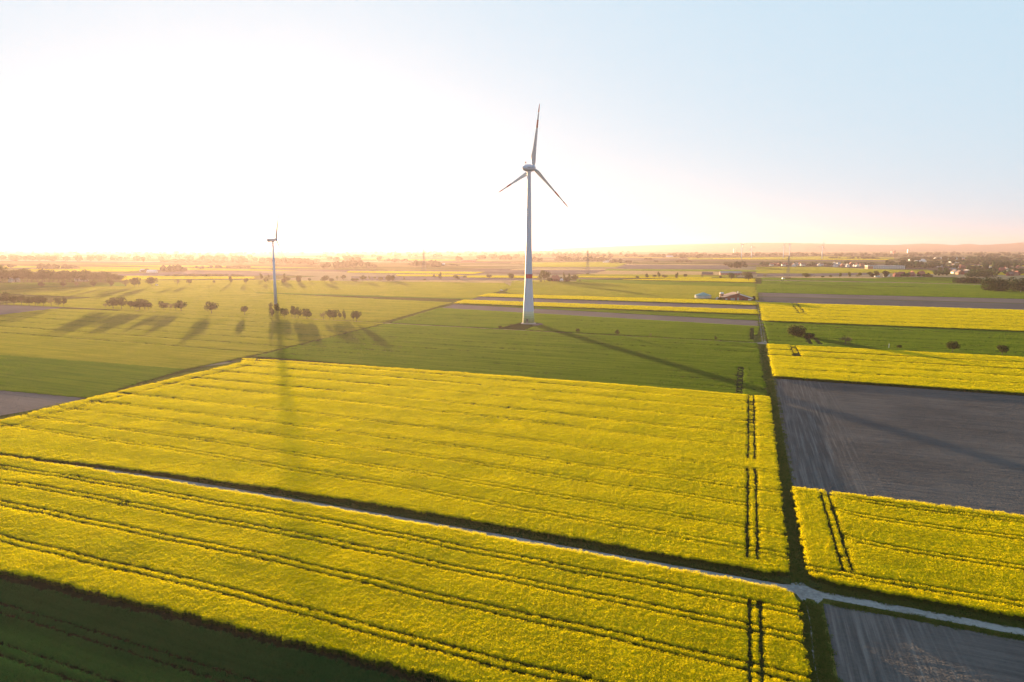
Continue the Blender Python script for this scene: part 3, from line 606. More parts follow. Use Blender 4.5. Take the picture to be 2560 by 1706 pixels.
spread('grass_tufts', NG_TUFT, [(5.5, 121.3), (130, 120.2), (130, 122.6), (14, 123.0), (5.5, 124.0)], .55, 'rough grass below the small rapeseed field', 'grass', None, 1.1)
spread('grass_tufts', NG_TUFT, [(7, 118.2), (130, 116.9), (130, 116.2), (7, 117.0)], .55, 'rough grass edging the tilled field', 'grass', None, .9)

# ------------------------------------------------------------------ wind turbines
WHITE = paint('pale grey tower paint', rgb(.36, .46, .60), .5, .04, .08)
BLADE_W = paint('white blade paint', rgb(.40, .44, .50), .42, .03, .1)
RED = paint('traffic red paint', rgb(.48, .018, .04), .5, .08, .3)
ORANGE = paint('orange red blade paint', rgb(.34, .045, .02), .45, .08, .3)
GREENS = [paint('green ring paint ' + n, c, .55, .05, .2) for n, c in (('palest', rgb(.42, .50, .38)), ('pale', rgb(.33, .44, .28)), ('mid', rgb(.25, .37, .19)), ('deep', rgb(.17, .27, .11)), ('deepest', rgb(.12, .19, .07)))]
GREY = paint('weathered grey metal', rgb(.25, .26, .27), .5, .15, 1)
DARKM = paint('dark metal', rgb(.06, .06, .06), .5, .15, 1)
CONC = paint('weathered concrete', rgb(.36, .35, .33), .8, .12, .8)
BEACON = paint('red beacon glass', rgb(.25, .03, .02), .3, .1, 2)
def rad_at(prof, z): return float(np.interp(z, [p[1] for p in prof], [p[0] for p in prof]))
def tower_part(name, prof, z0, z1, mat, parent, n=48, grow=0.0):
    zs = [z0] + [p[1] for p in prof if z0 < p[1] < z1] + [z1]
    b = MB(); b.lathe([(rad_at(prof, z) + grow, z) for z in zs], n, 0, 0, False)
    o = b.build(name, mat, parent, True)
    return o
def blade_mesh(Rr, chord, root, pitch, twist, stripes, mats, name, parent, sweep=0):
    st = [0.02, .045, .08, .12, .17, .23, .30, .38, .46, .55, .63, .755, .87, .93, .97, .992, 1.0] if stripes else [.02, .06, .12, .2, .3, .5, .75, .95, 1.0]
    n = 14 if stripes else 8; vs_ = []; fs = []; mi = []
    for r in st:
        c = np.interp(r, [0, .05, .1, .16, .3, .6, .9, .97, 1.0], [root, root * 1.05, chord * .93, chord, chord * .72, chord * .42, chord * .23, chord * .15, chord * .04])
        th = np.interp(r, [0, .06, .16, .4, 1.0], [root, root * .85, chord * .34, chord * .13, chord * .02])
        k = np.interp(r, [0, .06, .16], [0, .2, 1]); a = pitch + twist * (1 - r) ** 2
        off = c * .22 * k
        for i in range(n):
            t = 2 * math.pi * i / n; cx = math.cos(t); sx = math.sin(t)
            x = .5 * c * cx + off; y = .5 * th * sx * (1 - .45 * k * cx)
            xx = x * math.cos(a) - y * math.sin(a); yy = x * math.sin(a) + y * math.cos(a)
            vs_.append((xx, yy - sweep * r * r, r * Rr))
    for j in range(len(st) - 1):
        m_ = 1 if stripes and any(p0 <= (st[j] + st[j + 1]) / 2 <= p1 for p0, p1 in stripes) else 0
        for i in range(n): fs.append((j * n + i, j * n + (i + 1) % n, (j + 1) * n + (i + 1) % n, (j + 1) * n + i)); mi.append(m_)
    fs.append(tuple(range((len(st) - 1) * n, len(st) * n))); mi.append(1 if stripes else 0)
    return mesh_obj(name, vs_, fs, mats, parent, mi, True)
def place_blade(o, hub, yaw, th, tilt=R(4), cone=R(2)):
    # rotor frame: local -Y is the wind-facing axis; the blade grows along +Z then turns about the axis
    M = Matrix.Translation(hub) @ Matrix.Rotation(yaw, 4, 'Z') @ Matrix.Rotation(-tilt, 4, 'X') @ Matrix.Rotation(th, 4, 'Y') @ Matrix.Rotation(cone, 4, 'X')
    o.matrix_local = M

# the tall turbine: egg shaped nacelle, flared concrete tower
bx_, by_ = GP(c3(152, 918))
T = empty('wind_turbine', (bx_, by_, 0), 0, 'tall grey wind turbine with red tower ring and green foot rings', 'wind turbine')
HUB = 117.2
PROF = [(4.48, 0), (4.25, 6), (4.0, 12), (3.62, 19), (3.25, 25), (2.9, 32), (2.7, 38), (2.45, 48), (2.3, 58), (2.05, 72), (1.8, 88), (1.58, 102), (1.42, 113.4)]
b = MB(); b.lathe([(5.9, -.1), (5.9, .35), (5.0, .75)], 40); b.build('foundation', CONC, T)
zg = [.75, 2.9, 4.6, 6.3, 8.0, 9.7]
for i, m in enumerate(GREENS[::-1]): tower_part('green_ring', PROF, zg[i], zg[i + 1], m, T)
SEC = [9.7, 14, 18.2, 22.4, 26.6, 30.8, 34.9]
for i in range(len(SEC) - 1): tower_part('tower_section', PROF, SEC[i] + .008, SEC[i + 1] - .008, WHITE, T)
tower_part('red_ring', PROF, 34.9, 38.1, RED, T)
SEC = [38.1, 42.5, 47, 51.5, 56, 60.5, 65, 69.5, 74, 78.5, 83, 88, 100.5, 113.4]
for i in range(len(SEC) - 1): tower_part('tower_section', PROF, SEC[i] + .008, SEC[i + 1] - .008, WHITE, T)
tower_part('tower_core', PROF, 1, 113, CONC, T, 32, -.08)
b = MB(); da = R(-104); cx_, cy_ = math.cos(da), math.sin(da)
dv = [(-.65, 0, .75), (.65, 0, .75), (.65, 0, 3.1), (-.65, 0, 3.1)]
def face_at(o, r_): o.location = (math.cos(da) * r_, math.sin(da) * r_, 0); o.rotation_euler = (0, 0, da + math.pi / 2)
b = MB(); b.box(-.65, .65, -.12, .25, 1.9, 4.1); o = b.build('door', DARKM, T); face_at(o, 4.36)
b = MB(); b.box(-.8, .8, -1.0, .1, 1.72, 1.86)
for k in range(5): b.box(-.8, .8, -1.0 - .35 * (k + 1), -1.0 - .35 * k, 1.45 - .28 * k, 1.53 - .28 * k)
o = b.build('door_steps', GREY, T); face_at(o, 4.4)
YAW = R(180 - 49.5)                            # local -Y points to azimuth 49.5 degrees
def nacelle_egg(prof, name, mats, parent, mi=None):
    b = MB(); n = 32; vs_ = []; fs = []
    for r_, y in prof:
        for i in range(n): k = 2 * math.pi * i / n; vs_.append((r_ * math.cos(k), y, r_ * math.sin(k)))
    for j in range(len(prof) - 1):
        for i in range(n): fs.append((j * n + i, (j + 1) * n + i, (j + 1) * n + (i + 1) % n, j * n + (i + 1) % n))
    o = mesh_obj(name, vs_, fs, mats, parent, None, True); return o
MN = Matrix.Translation((0, 0, HUB)) @ Matrix.Rotation(YAW, 4, 'Z') @ Matrix.Rotation(R(-4), 4, 'X')
o = nacelle_egg([(.02, 7.4), (.7, 7.2), (1.35, 6.6), (1.95, 5.6), (2.45, 4.2), (2.8, 2.6), (3.0, .8), (3.02, -.6), (2.9, -1.9), (2.82, -2.3)], 'nacelle', WHITE, T); o.matrix_local = MN @ Matrix.Diagonal((.9, .9, .9, 1))
NACELLE = o
o = nacelle_egg([(2.7, -2.34), (2.86, -2.4), (2.9, -3.2), (2.75, -4.4), (2.3, -5.4), (1.6, -6.2), (.8, -6.65), (.02, -6.8)], 'spinner', WHITE, T); o.matrix_local = MN @ Matrix.Diagonal((.9, .9, .9, 1))
b = MB(); b.lathe([(1.5, HUB - 3.9), (1.62, HUB - 3.6), (1.7, HUB - 2.6)], 32); b.build('yaw_collar', WHITE, T, True)
def on_nacelle(b, name, mat, smooth=False): o = b.build(name, mat, NACELLE, smooth); return o
b = MB()
for sx in (-.55, .55):
    b.bar((sx, 4.1, 2.2), (sx, 4.1, 4.6), .05); b.bar((sx, 3.2, 2.4), (sx, 3.2, 4.6), .05)
b.box(-.75, .75, 2.95, 4.35, 4.0, 4.1); on_nacelle(b, 'beacon_frame', GREY)
b = MB(); b.lathe([(.34, 4.1), (.36, 4.35), (.36, 4.75), (.2, 4.95)], 14, -.35, 3.65); b.lathe([(.34, 4.1), (.36, 4.35), (.36, 4.75), (.2, 4.95)], 14, .4, 3.65); on_nacelle(b, 'beacon_lamp', BEACON)
b = MB(); b.bar((0, 1.2, 2.9), (0, 1.2, 4.1), .05); b.bar((-.5, 1.2, 4.0), (.5, 1.2, 4.0), .04); on_nacelle(b, 'weather_mast', GREY)
tx = bpy.data.curves.new('maker lettering', 'FONT'); tx.body = 'ENERCON'; tx.size = 1.25; tx.align_x = 'CENTER'; tx.align_y = 'CENTER'; tx.extrude = .02; tx.resolution_u = 2
to = bpy.data.objects.new('tmp_text', tx); COL.objects.link(to); dg = bpy.context.evaluated_depsgraph_get()
tm = bpy.data.meshes.new_from_object(to.evaluated_get(dg)); COL.objects.unlink(to); bpy.data.objects.remove(to)
for v in tm.vertices:                          # wrap the flat print round the shell
    x, y = v.co.x, v.co.y; yy = .9 - x; rr = np.interp(yy, [-2.3, -1.9, -.6, .8, 2.6, 4.2, 5.6], [2.82, 2.9, 3.02, 3.0, 2.8, 2.45, 1.95]) + .015 + v.co.z
    a_ = (y + .3) / 3.0
    v.co = (-rr * math.cos(a_), -x + .9, rr * math.sin(a_))
tm.materials.append(DARKM)
o = link(bpy.data.objects.new('lettering', tm), NACELLE)
for k, nm in ((12.0, 0), (131.5, 1), (250.5, 2)):
    o = blade_mesh(46.0, 4.3, 2.0, R(12), R(14), [(.63, .755), (.87, 1.01)], [BLADE_W, ORANGE], 'rotor_blade', T, -.6)
    hubp = MN @ Vector((0, -4.2, 0))
    place_blade(o, hubp, YAW, R(-k), R(4), R(1.5))

def simple_turbine(label, x, y, hub, rr, yaw, th0, box=True, rb=2.1, rt=1.15, group=None, seg=20, len_=8.0):
    T = empty('wind_turbine', (x, y, 0), 0, label, 'wind turbine', group)
    b = MB(); b.lathe([(rb * 1.7, -.05), (rb * 1.7, .35), (rb * 1.3, .5)], seg); b.build('foundation', CONC, T)
    b = MB(); b.lathe([(rb, .4), (rb * .82, hub * .35), (rt, hub - 1.15)], seg); b.build('tower', WHITE, T, True)
    b = MB(); w_ = 1.55
    sec = [(-2.4, .8), (-2.0, 1.0), (len_ * .55, 1.0), (len_ * .72, .78)]
    vs_ = []; fs = []
    for y_, k in sec:
        for cx, cz in ((-1, -.7), (-.7, -1), (.7, -1), (1, -.7), (1, .7), (.7, 1), (-.7, 1), (-1, .7)): vs_.append((cx * w_ * k, y_, cz * w_ * k))
    for j in range(3):
        for i in range(8): fs.append((j * 8 + i, (j + 1) * 8 + i, (j + 1) * 8 + (i + 1) % 8, j * 8 + (i + 1) % 8))
    fs += [tuple(range(8)), tuple(range(24, 32))[::-1]]
    M = Matrix.Translation((0, 0, hub)) @ Matrix.Rotation(yaw, 4, 'Z') @ Matrix.Rotation(R(-4), 4, 'X')
    b.add(vs_, fs); o = b.build('nacelle', WHITE, T); o.matrix_local = M
    b = MB(); b.bar((-.4, 4.2, w_), (-.4, 4.2, w_ + 1.3), .12); b.bar((.4, 4.2, w_), (.4, 4.2, w_ + 1.3), .12); b.box(-.7, .7, 4.0, 4.3, w_ + 1.1, w_ + 1.3); m_ = b.build('weather_mast', GREY, o)
    h = nacelle_egg([(1.3, -2.45), (1.45, -2.9), (1.35, -3.8), (.9, -4.6), (.3, -5.0), (.02, -5.05)], 'hub', WHITE, T); h.matrix_local = M
    for k in range(3):
        bl = blade_mesh(rr, rr * .105, 1.6, R(14), R(12), None, [BLADE_W], 'rotor_blade', T)
        place_blade(bl, M @ Vector((0, -3.6, 0)), yaw, R(-(th0 + 120 * k)))
    return T
sx_, sy_ = GP(c2(182, 752))
simple_turbine('smaller white wind turbine rising behind the avenue against the sun glare', sx_, sy_, 66, 28.5, R(180 - 50), 25, True, 1.6, .85, None, 24)
far = 'distant wind turbines before the hills'
for px, py, hub_py, rr, yaw, th, lab in (
        (c3(2108, 326)[0], c3(0, 326)[1], c3(0, 193)[1], 30, R(180 - 62), 190, 'distant wind turbine with edge-on rotor beside the dark copse'),
        (c3(2200, 318)[0], c3(0, 318)[1], c3(0, 213)[1], 37, R(180 - 10), -15, 'distant wind turbine with wide rotor next to the edge-on one'),
        (c4(140, 318)[0], c4(0, 318)[1], c4(0, 208)[1], 34, R(180 - 25), 12, 'distant white wind turbine just behind the lattice pylon'),
        (c4(195, 322)[0], c4(0, 322)[1], c4(0, 191)[1], 30, R(180 + 20), 57, 'distant wind turbine with two blades raised like a letter Y'),
        (c4(495, 322)[0], c4(0, 322)[1], c4(0, 207)[1], 38, R(180 - 20), 20, 'distant wind turbine standing alone near the village')):
    x, y = G(px, py); D = y * math.cos(PITCH) + CAM_H * math.sin(PITCH)
    hub = D * (py - hub_py) / FPX * 1.0
    simple_turbine(lab, x, y, hub, rr, yaw, th, True, 2.6, 1.5, far, 12)

# ------------------------------------------------------------------ trees
def tree_crown(seed, lobes=9, cards=620, size=.055, oval=(.40, .40, .34), cz=.62, mat=LEAF, name='crown'):
    rg = np.random.default_rng(seed); C = []
    for i in range(lobes):
        d = rg.normal(size=3); d /= np.linalg.norm(d); k = rg.uniform(.3, .62 if name == 'bush_crown' else .9)
        C.append((np.array((d[0] * oval[0] * k, d[1] * oval[1] * k, cz + d[2] * oval[2] * k)), rg.uniform(.38, .58)))
    T = []
    for i in range(cards):
        c, s_ = C[rg.integers(lobes)]
        d = rg.normal(size=3); d /= np.linalg.norm(d); q = rg.uniform(.55, 1.0) ** .5
        p = c + d * np.array(oval) * s_ * q
        n = d + rg.normal(size=3) * .7; n /= np.linalg.norm(n)
        a = np.cross(n, rg.normal(size=3)); a /= np.linalg.norm(a); bb = np.cross(n, a); z = size * rg.uniform(.6, 1.35)
        T += [p - a * z - bb * z * .5, p + a * z - bb * z * .6, p + bb * z]
    me = bpy.data.meshes.new('crown'); me.from_pydata([tuple(map(float, t)) for t in T], [], [(3 * i, 3 * i + 1, 3 * i + 2) for i in range(cards)])
    me.materials.append(mat); return me
def tree_trunk(seed, top=.55, r=.022):
    rg = random.Random(seed); b = MB(); p = Vector((0, 0, 0)); k = 4
    for i in range(k):
        q = Vector((rg.uniform(-.012, .012), rg.uniform(-.012, .012), top * (i + 1) / k)); b.bar(p, q, r * (1.25 - .22 * i), 6, r * (1.25 - .22 * (i + 1))); p = q
    for i in range(5):
        a = rg.uniform(0, 6.28) + i * 1.25; z0 = rg.uniform(.32, .5)
        b.bar((0, 0, z0), (math.cos(a) * .2, math.sin(a) * .2, z0 + rg.uniform(.12, .25)), r * .45, 4, r * .15)
    me = bpy.data.meshes.new('trunk'); me.from_pydata(b.v, [], b.f); me.materials.append(BARK); return me
CROWNS = {'round': [tree_crown(i) for i in range(6)],
          'oak': [tree_crown(20 + i, 14, 800, .05, (.46, .46, .36), .60) for i in range(4)],
          'tall': [tree_crown(40 + i, 9, 600, .05, (.30, .30, .40), .57) for i in range(4)],
          'bush': [tree_crown(60 + i, 14, 1700, .05, (.48, .48, .46), .44, LEAF, 'bush_crown') for i in range(4)],
          'pale': [tree_crown(80 + i, 10, 420, .04, (.42, .42, .36), .60, LEAF_PALE) for i in range(2)],
          'dark': [tree_crown(90 + i, 14, 1500, .052, (.46, .46, .44), .50, LEAF_DARK, 'bush_crown') for i in range(4)],
          'blue': [tree_crown(110 + i, 12, 700, .055, (.46, .46, .42), .52, LEAF_BLUISH) for i in range(4)]}
TRUNKS = [tree_trunk(i) for i in range(4)]; STUMPS = [tree_trunk(10 + i, .4, .03) for i in range(2)]
def tree(name, x, y, h, wd, label, kind='round', group=None, cat='tree'):
    r = empty(name, (x, y, -.02), random.uniform(0, 6.28), label, cat, group)
    r.scale = (wd / .86, wd / .86, h)
    tr = random.choice(STUMPS if kind in ('bush', 'dark', 'blue') else TRUNKS)
    link(bpy.data.objects.new('trunk', tr), r); link(bpy.data.objects.new('crown', random.choice(CROWNS[kind])), r)
    return r
def tree_at(cf, cx, base, top, cw, label, kind='round', group=None, name=None, cat='tree', sc=None):
    q = cf(cx, base); x, y = G(*q); D = y * math.cos(PITCH) + CAM_H * math.sin(PITCH)
    k = cf(1, 0)[0] - cf(0, 0)[0]
    h = (base - top) * k * D / FPX * 1.03; wd = cw * k * D / FPX
    return tree(name or {'round': 'roadside_tree', 'oak': 'broad_tree', 'tall': 'slender_tree', 'bush': 'bush', 'pale': 'young_tree', 'dark': 'dark_tree', 'blue': 'garden_tree'}[kind], x, y, h, wd, label, kind, group, cat)

AV = [(c2, 925, 905, 790, 80, 'round'), (c2, 893, 897, 808, 52, 'round'), (c2, 812, 884, 797, 50, 'tall'), (c2, 775, 882, 798, 42, 'round'), (c2, 715, 887, 780, 84, 'oak'), (c2, 677, 885, 780, 62, 'round'), (c2, 620, 885, 802, 66, 'pale'),
      (c2, 468, 880, 768, 108, 'oak'), (c2, 390, 872, 775, 60, 'round'), (c2, 360, 868, 762, 85, 'round'), (c2, 330, 864, 760, 70, 'round'), (c2, 260, 862, 770, 86, 'oak'), (c2, 205, 830, 738, 75, 'round'), (c2, 150, 858, 752, 64, 'tall'), (c2, 140, 780, 728, 48, 'round'),
      (c1, 2250, 842, 745, 86, 'round'), (c1, 1945, 828, 718, 108, 'oak'), (c1, 1665, 806, 702, 104, 'oak'), (c1, 1612, 800, 714, 50, 'pale'), (c1, 1563, 806, 722, 46, 'pale'), (c1, 1508, 802, 704, 78, 'oak'),
      (c1, 1368, 797, 702, 68, 'round'), (c1, 1333, 797, 698, 76, 'oak'), (c1, 1285, 795, 682, 100, 'oak'), (c1, 1240, 792, 690, 70, 'round'), (c1, 1203, 790, 700, 60, 'round'), (c1, 1120, 787, 677, 92, 'oak'), (c1, 1040, 783, 667, 108, 'oak'), (c1, 966, 780, 720, 36, 'pale'),
      (c1, 587, 765, 680, 58, 'round'), (c1, 537, 762, 672, 62, 'oak'), (c1, 472, 760, 675, 66, 'pale'), (c1, 402, 756, 657, 80, 'oak'), (c1, 348, 755, 655, 66, 'oak'), (c1, 328, 754, 658, 66, 'round'), (c1, 268, 752, 664, 84, 'oak'), (c1, 200, 748, 650, 76, 'round'), (c1, 130, 748, 648, 84, 'oak'), (c1, 65, 745, 633, 80, 'oak'), (c1, 4, 745, 642, 80, 'round')]
STYLE = {'round': 'round crowned', 'oak': 'broad crowned', 'tall': 'slender', 'pale': 'thin pale crowned', 'bush': 'bushy', 'dark': 'dark', 'blue': 'bluish green'}
for i, (cf, cx, ba, to_, cw, kd) in enumerate(AV):
    tree_at(cf, cx, ba, to_, cw, f'{STYLE[kd]} avenue tree, {ordinal(i + 1)} from the diagonal track along the dirt road', kd, 'avenue trees along the dirt road', 'avenue_tree')
ROW2 = [(c1, 380, 588, 532, 60, 'round'), (c1, 580, 586, 529, 56, 'round'), (c1, 718, 582, 524, 50, 'pale'), (c1, 862, 586, 524, 56, 'round'), (c1, 1015, 582, 488, 76, 'tall'), (c1, 1155, 578, 500, 66, 'pale'), (c1, 1240, 580, 489, 88, 'oak'), (c1, 1275, 578, 518, 46, 'round'), (c1, 1397, 578, 490, 90, 'oak'),
        (c1, 1630, 572, 497, 46, 'pale'), (c1, 1740, 567, 499, 54, 'round'), (c1, 1968, 556, 515, 26, 'round'), (c1, 2118, 548, 478, 52, 'tall'), (c1, 2262, 556, 495, 52, 'round'),
        (d6, 190, 800, 698, 84, 'round'), (d6, 500, 790, 705, 80, 'bush'), (d6, 570, 785, 668, 115, 'oak'), (d6, 795, 775, 638, 116, 'bush'), (d6, 985, 775, 700, 72, 'round'), (d6, 1265, 785, 646, 140, 'oak'), (d6, 1390, 770, 700, 92, 'bush'),
        (d6, 1820, 765, 700, 130, 'bush'), (d6, 1965, 765, 648, 112, 'oak'), (d6, 2085, 735, 660, 52, 'tall'), (d6, 2180, 738, 660, 56, 'round'), (d6, 2290, 750, 674, 102, 'bush')]
for i, (cf, cx, ba, to_, cw, kd) in enumerate(ROW2):
    tree_at(cf, cx, ba, to_, cw, f'{STYLE[kd]} tree, {ordinal(i + 1)} from the grove in the hazy roadside row', kd, 'trees of the hazy roadside row', 'roadside_tree')
MISC = [(d6, 100, 730, 608, 82, 'tall', 'hazy upright tree beside the smaller turbine tower'), (d6, 237, 725, 635, 60, 'tall', 'slim hazy tree between smaller turbine and roadside row'), (d6, 520, 730, 618, 82, 'tall', 'hazy tree behind the doubled roadside crown'), (d6, 1610, 750, 638, 104, 'round', 'hazy leaning tree between two low bushes'), (d6, 1500, 745, 650, 60, 'pale', 'faint hazy tree behind the leaning one'),
        (d5, 80, 755, 630, 110, 'bush', 'bushy hazy tree at the edge of the mauve strip'), (d5, 160, 752, 640, 90, 'bush', 'second bushy tree at the edge of the mauve strip'), (d5, 370, 752, 674, 46, 'tall', 'narrow lone tree on the mauve tilled strip'), (d5, 745, 745, 712, 60, 'bush', 'low bush on the mauve tilled strip'),
        (d5, 930, 712, 644, 76, 'round', 'leaning round tree before the short yellow strip'), (d5, 1036, 742, 602, 90, 'tall', 'tall lone tree before the short yellow strip'), (d5, 1315, 728, 643, 90, 'oak', 'dense dark tree beside a smaller companion by the yellow strip'), (d5, 1370, 728, 680, 52, 'bush', 'small companion of the dense dark tree'), (d5, 1490, 715, 656, 92, 'round', 'rounded tree at the start of the yellow strip'),
        (d5, 1925, 722, 616, 104, 'round', 'pointed crowned lone tree halfway along the yellow strip'), (d5, 2340, 735, 612, 116, 'oak', 'big round lone tree just west of the tall turbine tower'),
        (d3, 125, 722, 626, 82, 'round', 'round roadside tree on the yellow field, first of six east of the farmhouse'), (d3, 265, 708, 634, 78, 'round', 'roadside tree on the yellow field, second of six east of the farmhouse'), (d3, 350, 700, 588, 78, 'tall', 'tall roadside tree on the yellow field, third of six east of the farmhouse'), (d3, 455, 706, 640, 92, 'oak', 'flat broad roadside tree on the yellow field, fourth of six'), (d3, 670, 718, 602, 92, 'tall', 'pointed roadside tree on the yellow field, fifth of six'), (d3, 830, 705, 622, 84, 'round', 'roadside tree on the yellow field, sixth and nearest the red sheds'),
        (d4, 2305, 715, 660, 70, 'round', 'small tree between the farmhouse and the six roadside trees'), (d3, 1145, 708, 628, 62, 'pale', 'pale green tree in front of the small red shed'), (d3, 1680, 740, 598, 124, 'oak', 'large dark tree in front of the long red shed'), (d3, 1770, 705, 635, 52, 'pale', 'thin tree next to the large dark tree by the red shed'), (d3, 1888, 705, 578, 104, 'pale', 'light green tree near the lane end'), (d3, 1992, 760, 583, 150, 'oak', 'big spreading tree at the end of the grass lane'), (d3, 1530, 640, 600, 44, 'bush', 'small bush at the gable of the long red shed'),
        (d3, 1480, 700, 655, 50, 'bush', 'low bush between the two red sheds'), (d3, 2305, 690, 622, 80, 'pale', 'pale tree on the straw strip by the lane'),
        (d2, 710, 712, 602, 134, 'oak', 'broad dark tree near the pylon, first of the straw strip row'), (d2, 850, 690, 652, 42, 'pale', 'tiny pale tree next to the broad dark tree'), (d2, 1000, 706, 650, 62, 'round', 'small tree, second dark one of the straw strip row'), (d2, 1145, 702, 634, 64, 'round', 'small tree, third dark one of the straw strip row'), (d2, 1315, 708, 612, 68, 'round', 'pointed tree, fourth dark one of the straw strip row'), (d2, 1490, 692, 588, 84, 'tall', 'oval light tree in the straw strip row'), (d2, 1640, 692, 625, 70, 'pale', 'low pale half of the paired straw strip trees'), (d2, 1690, 688, 580, 92, 'round', 'high half of the paired straw strip trees'),
        (d2, 1868, 692, 578, 94, 'round', 'first garden tree of the red brick houses'), (d2, 1915, 692, 618, 74, 'dark', 'small dark garden tree of the red brick houses'), (d2, 1985, 692, 558, 92, 'oak', 'tall garden tree before the first red roof'), (d2, 2165, 692, 556, 134, 'dark', 'big dark round tree between red roofed houses'),
        (d4, 600, 778, 572, 190, 'oak', 'large light green tree sheltering the farmhouse'), (d4, 500, 765, 655, 84, 'pale', 'pale tree at the outer edge of the farmhouse garden'), (d4, 690, 772, 690, 120, 'bush', 'wide shrub beside the farmhouse roof'), (d4, 530, 778, 735, 50, 'bush', 'low shrub under the large farmhouse tree'), (d4, 955, 765, 606, 56, 'tall', 'pointed conifer like tree behind the farm shed'), (d4, 1010, 772, 668, 130, 'bush', 'wide bushy tree beside the farm shed'), (d4, 1050, 760, 616, 72, 'tall', 'slender light tree between two farmhouse bushes'), (d4, 1160, 765, 640, 130, 'oak', 'dense round tree at the far end of the farmhouse garden'), (d4, 1248, 762, 730, 36, 'bush', 'tiny bush past the farmhouse garden'), (d4, 900, 740, 680, 50, 'round', 'small tree behind the farmhouse shed'),
        (d3, 1490, 1112, 1045, 130, 'bush', 'bush between the round tank and the red barn'), (d3, 2088, 1115, 1015, 64, 'dark', 'dark shrub at the corner of the red barn'),
        (c4, 262, 1040, 922, 142, 'bush', 'large round bush standing in the wheat near the lane'), (c4, 372, 1052, 998, 118, 'dark', 'low dark shrub touching the large round bush'), (c4, 710, 1112, 1028, 118, 'pale', 'pale sparse round tree between bush and yellow block'), (c4, 1210, 1150, 1103, 52, 'round', 'smallest tree peeping over the yellow block'), (c4, 1695, 1192, 1066, 114, 'round', 'dark round tree on a thin trunk behind the yellow block'), (c4, 2153, 1212, 1106, 120, 'round', 'tree with pointed crown at the end of the yellow block row'),
        (c3, 604, 1012, 956, 38, 'round', 'sapling on the road verge nearest the tall turbine'), (c3, 967, 1030, 971, 46, 'round', 'wider sapling second along the road verge'), (c3, 1272, 1046, 1000, 18, 'pale', 'thin young sapling third along the road verge'), (c3, 1870, 1075, 1028, 30, 'round', 'sapling on the road verge nearest the lane junction'), (c2, 2245, 972, 926, 34, 'round', 'sapling at the western tip of the hardstand')]
for cf, cx, ba, to_, cw, kd, lab in MISC: tree_at(cf, cx, ba, to_, cw, lab, kd)
GROVE = [(20, 790, 478), (70, 790, 590), (120, 788, 555), (200, 786, 585), (280, 785, 565), (350, 783, 530), (430, 785, 516), (500, 785, 540), (590, 786, 565), (690, 788, 620), (770, 788, 580), (830, 785, 526), (900, 786, 550), (980, 788, 600), (1080, 786, 590), (1150, 786, 560), (1190, 785, 542), (1270, 786, 600), (1330, 785, 552), (1430, 785, 565), (1540, 780, 640), (1610, 778, 560), (1700, 780, 590), (1800, 778, 600), (1860, 776, 605), (1950, 775, 570), (2050, 772, 590), (2140, 768, 640), (2210, 762, 650)]
for i, (cx, ba, to_) in enumerate(GROVE):
    tree_at(d8, cx + random.uniform(-8, 8), ba - 6 - 8 * (i % 2), to_, random.uniform(170, 215), f'grove tree with dense brown green crown, {ordinal(i + 1)} counting towards the sun', 'oak', 'trees of the grove around the white gable', 'grove_tree')

# woods and hedges read as one mass: many lumpy crowns joined
def lump(seed):
    bm = bmesh.new(); bmesh.ops.create_icosphere(bm, subdivisions=1, radius=1); rg = random.Random(seed)
    v = [tuple(p.co * rg.uniform(.75, 1.2)) for p in bm.verts]; f = [tuple(q.index for q in g_.verts) for g_ in bm.faces]; bm.free(); return np.array(v), f
LUMPS = [lump(i) for i in range(6)]
def wood(name, spans, label, mat=WOOD, cat='wood', dens=1.0, fuzz=0):
    V = []; F = []; n = 0
    for cf, x0, x1, ba, ba2, to_, cw in spans:
        k = cf(1, 0)[0] - cf(0, 0)[0]; cnt = max(3, int(abs(x1 - x0) / cw * 2.6 * dens))
        for i in range(cnt):
            t = random.random(); cx = x0 + (x1 - x0) * t; bs = random.uniform(min(ba, ba2), max(ba, ba2))
            x, y = G(*cf(cx, bs)); D = y * math.cos(PITCH) + CAM_H * math.sin(PITCH); s_ = k * D / FPX
            edge = min(1, .55 + 2.2 * min(t, 1 - t)); h = max(3.0, (bs - to_) * s_ * random.uniform(.55, 1.0) * edge)
            h = min(h, 24); wd = min(cw * s_ * random.uniform(.35, .7), 16)
            lv, lf = random.choice(LUMPS); a = random.uniform(0, 6.28); c_, q_ = math.cos(a), math.sin(a)
            p = np.column_stack([x + wd * (lv[:, 0] * c_ - lv[:, 1] * q_), y + wd * (lv[:, 0] * q_ + lv[:, 1] * c_), h * (.5 + .5 * lv[:, 2])])
            V.append(p); F += [tuple(j + n for j in f) for f in lf]; n += len(lv)
    return tag(mesh_obj(name, np.concatenate(V).tolist(), F, mat), label, cat, None, 'stuff')
wood('distant_wood', [(d8, 560, 1400, 545, 530, 415, 110)], 'hazy wood behind the grove')
wood('distant_wood', [(d8, -100, 270, 545, 470, 430, 110)], 'hazy wood behind the near end of the grove')
wood('distant_wood', [(d8, -200, 2353, 400, 330, 230, 130), (d7, 0, 2353, 400, 300, 200, 130), (d8, -200, 2353, 300, 200, 155, 150), (d7, 0, 2353, 300, 215, 165, 150)], 'hazy belts of trees fading under the pale horizon', dens=1.2)
wood('farm_wood', [(d7, 470, 1060, 600, 580, 440, 120), (d7, 240, 500, 598, 585, 520, 70)], 'hazy wood around the white roofed farm')
wood('hedge', [(d7, 650, 2100, 680, 660, 615, 80)], 'hazy hedge behind the yellow field', cat='hedge')
wood('hedge', [(d7, 1240, 1440, 540, 525, 465, 90), (d7, 1490, 1760, 520, 512, 452, 70), (d7, 1780, 2250, 520, 510, 450, 60)], 'row of hazy bushes below the far wood', cat='hedge')
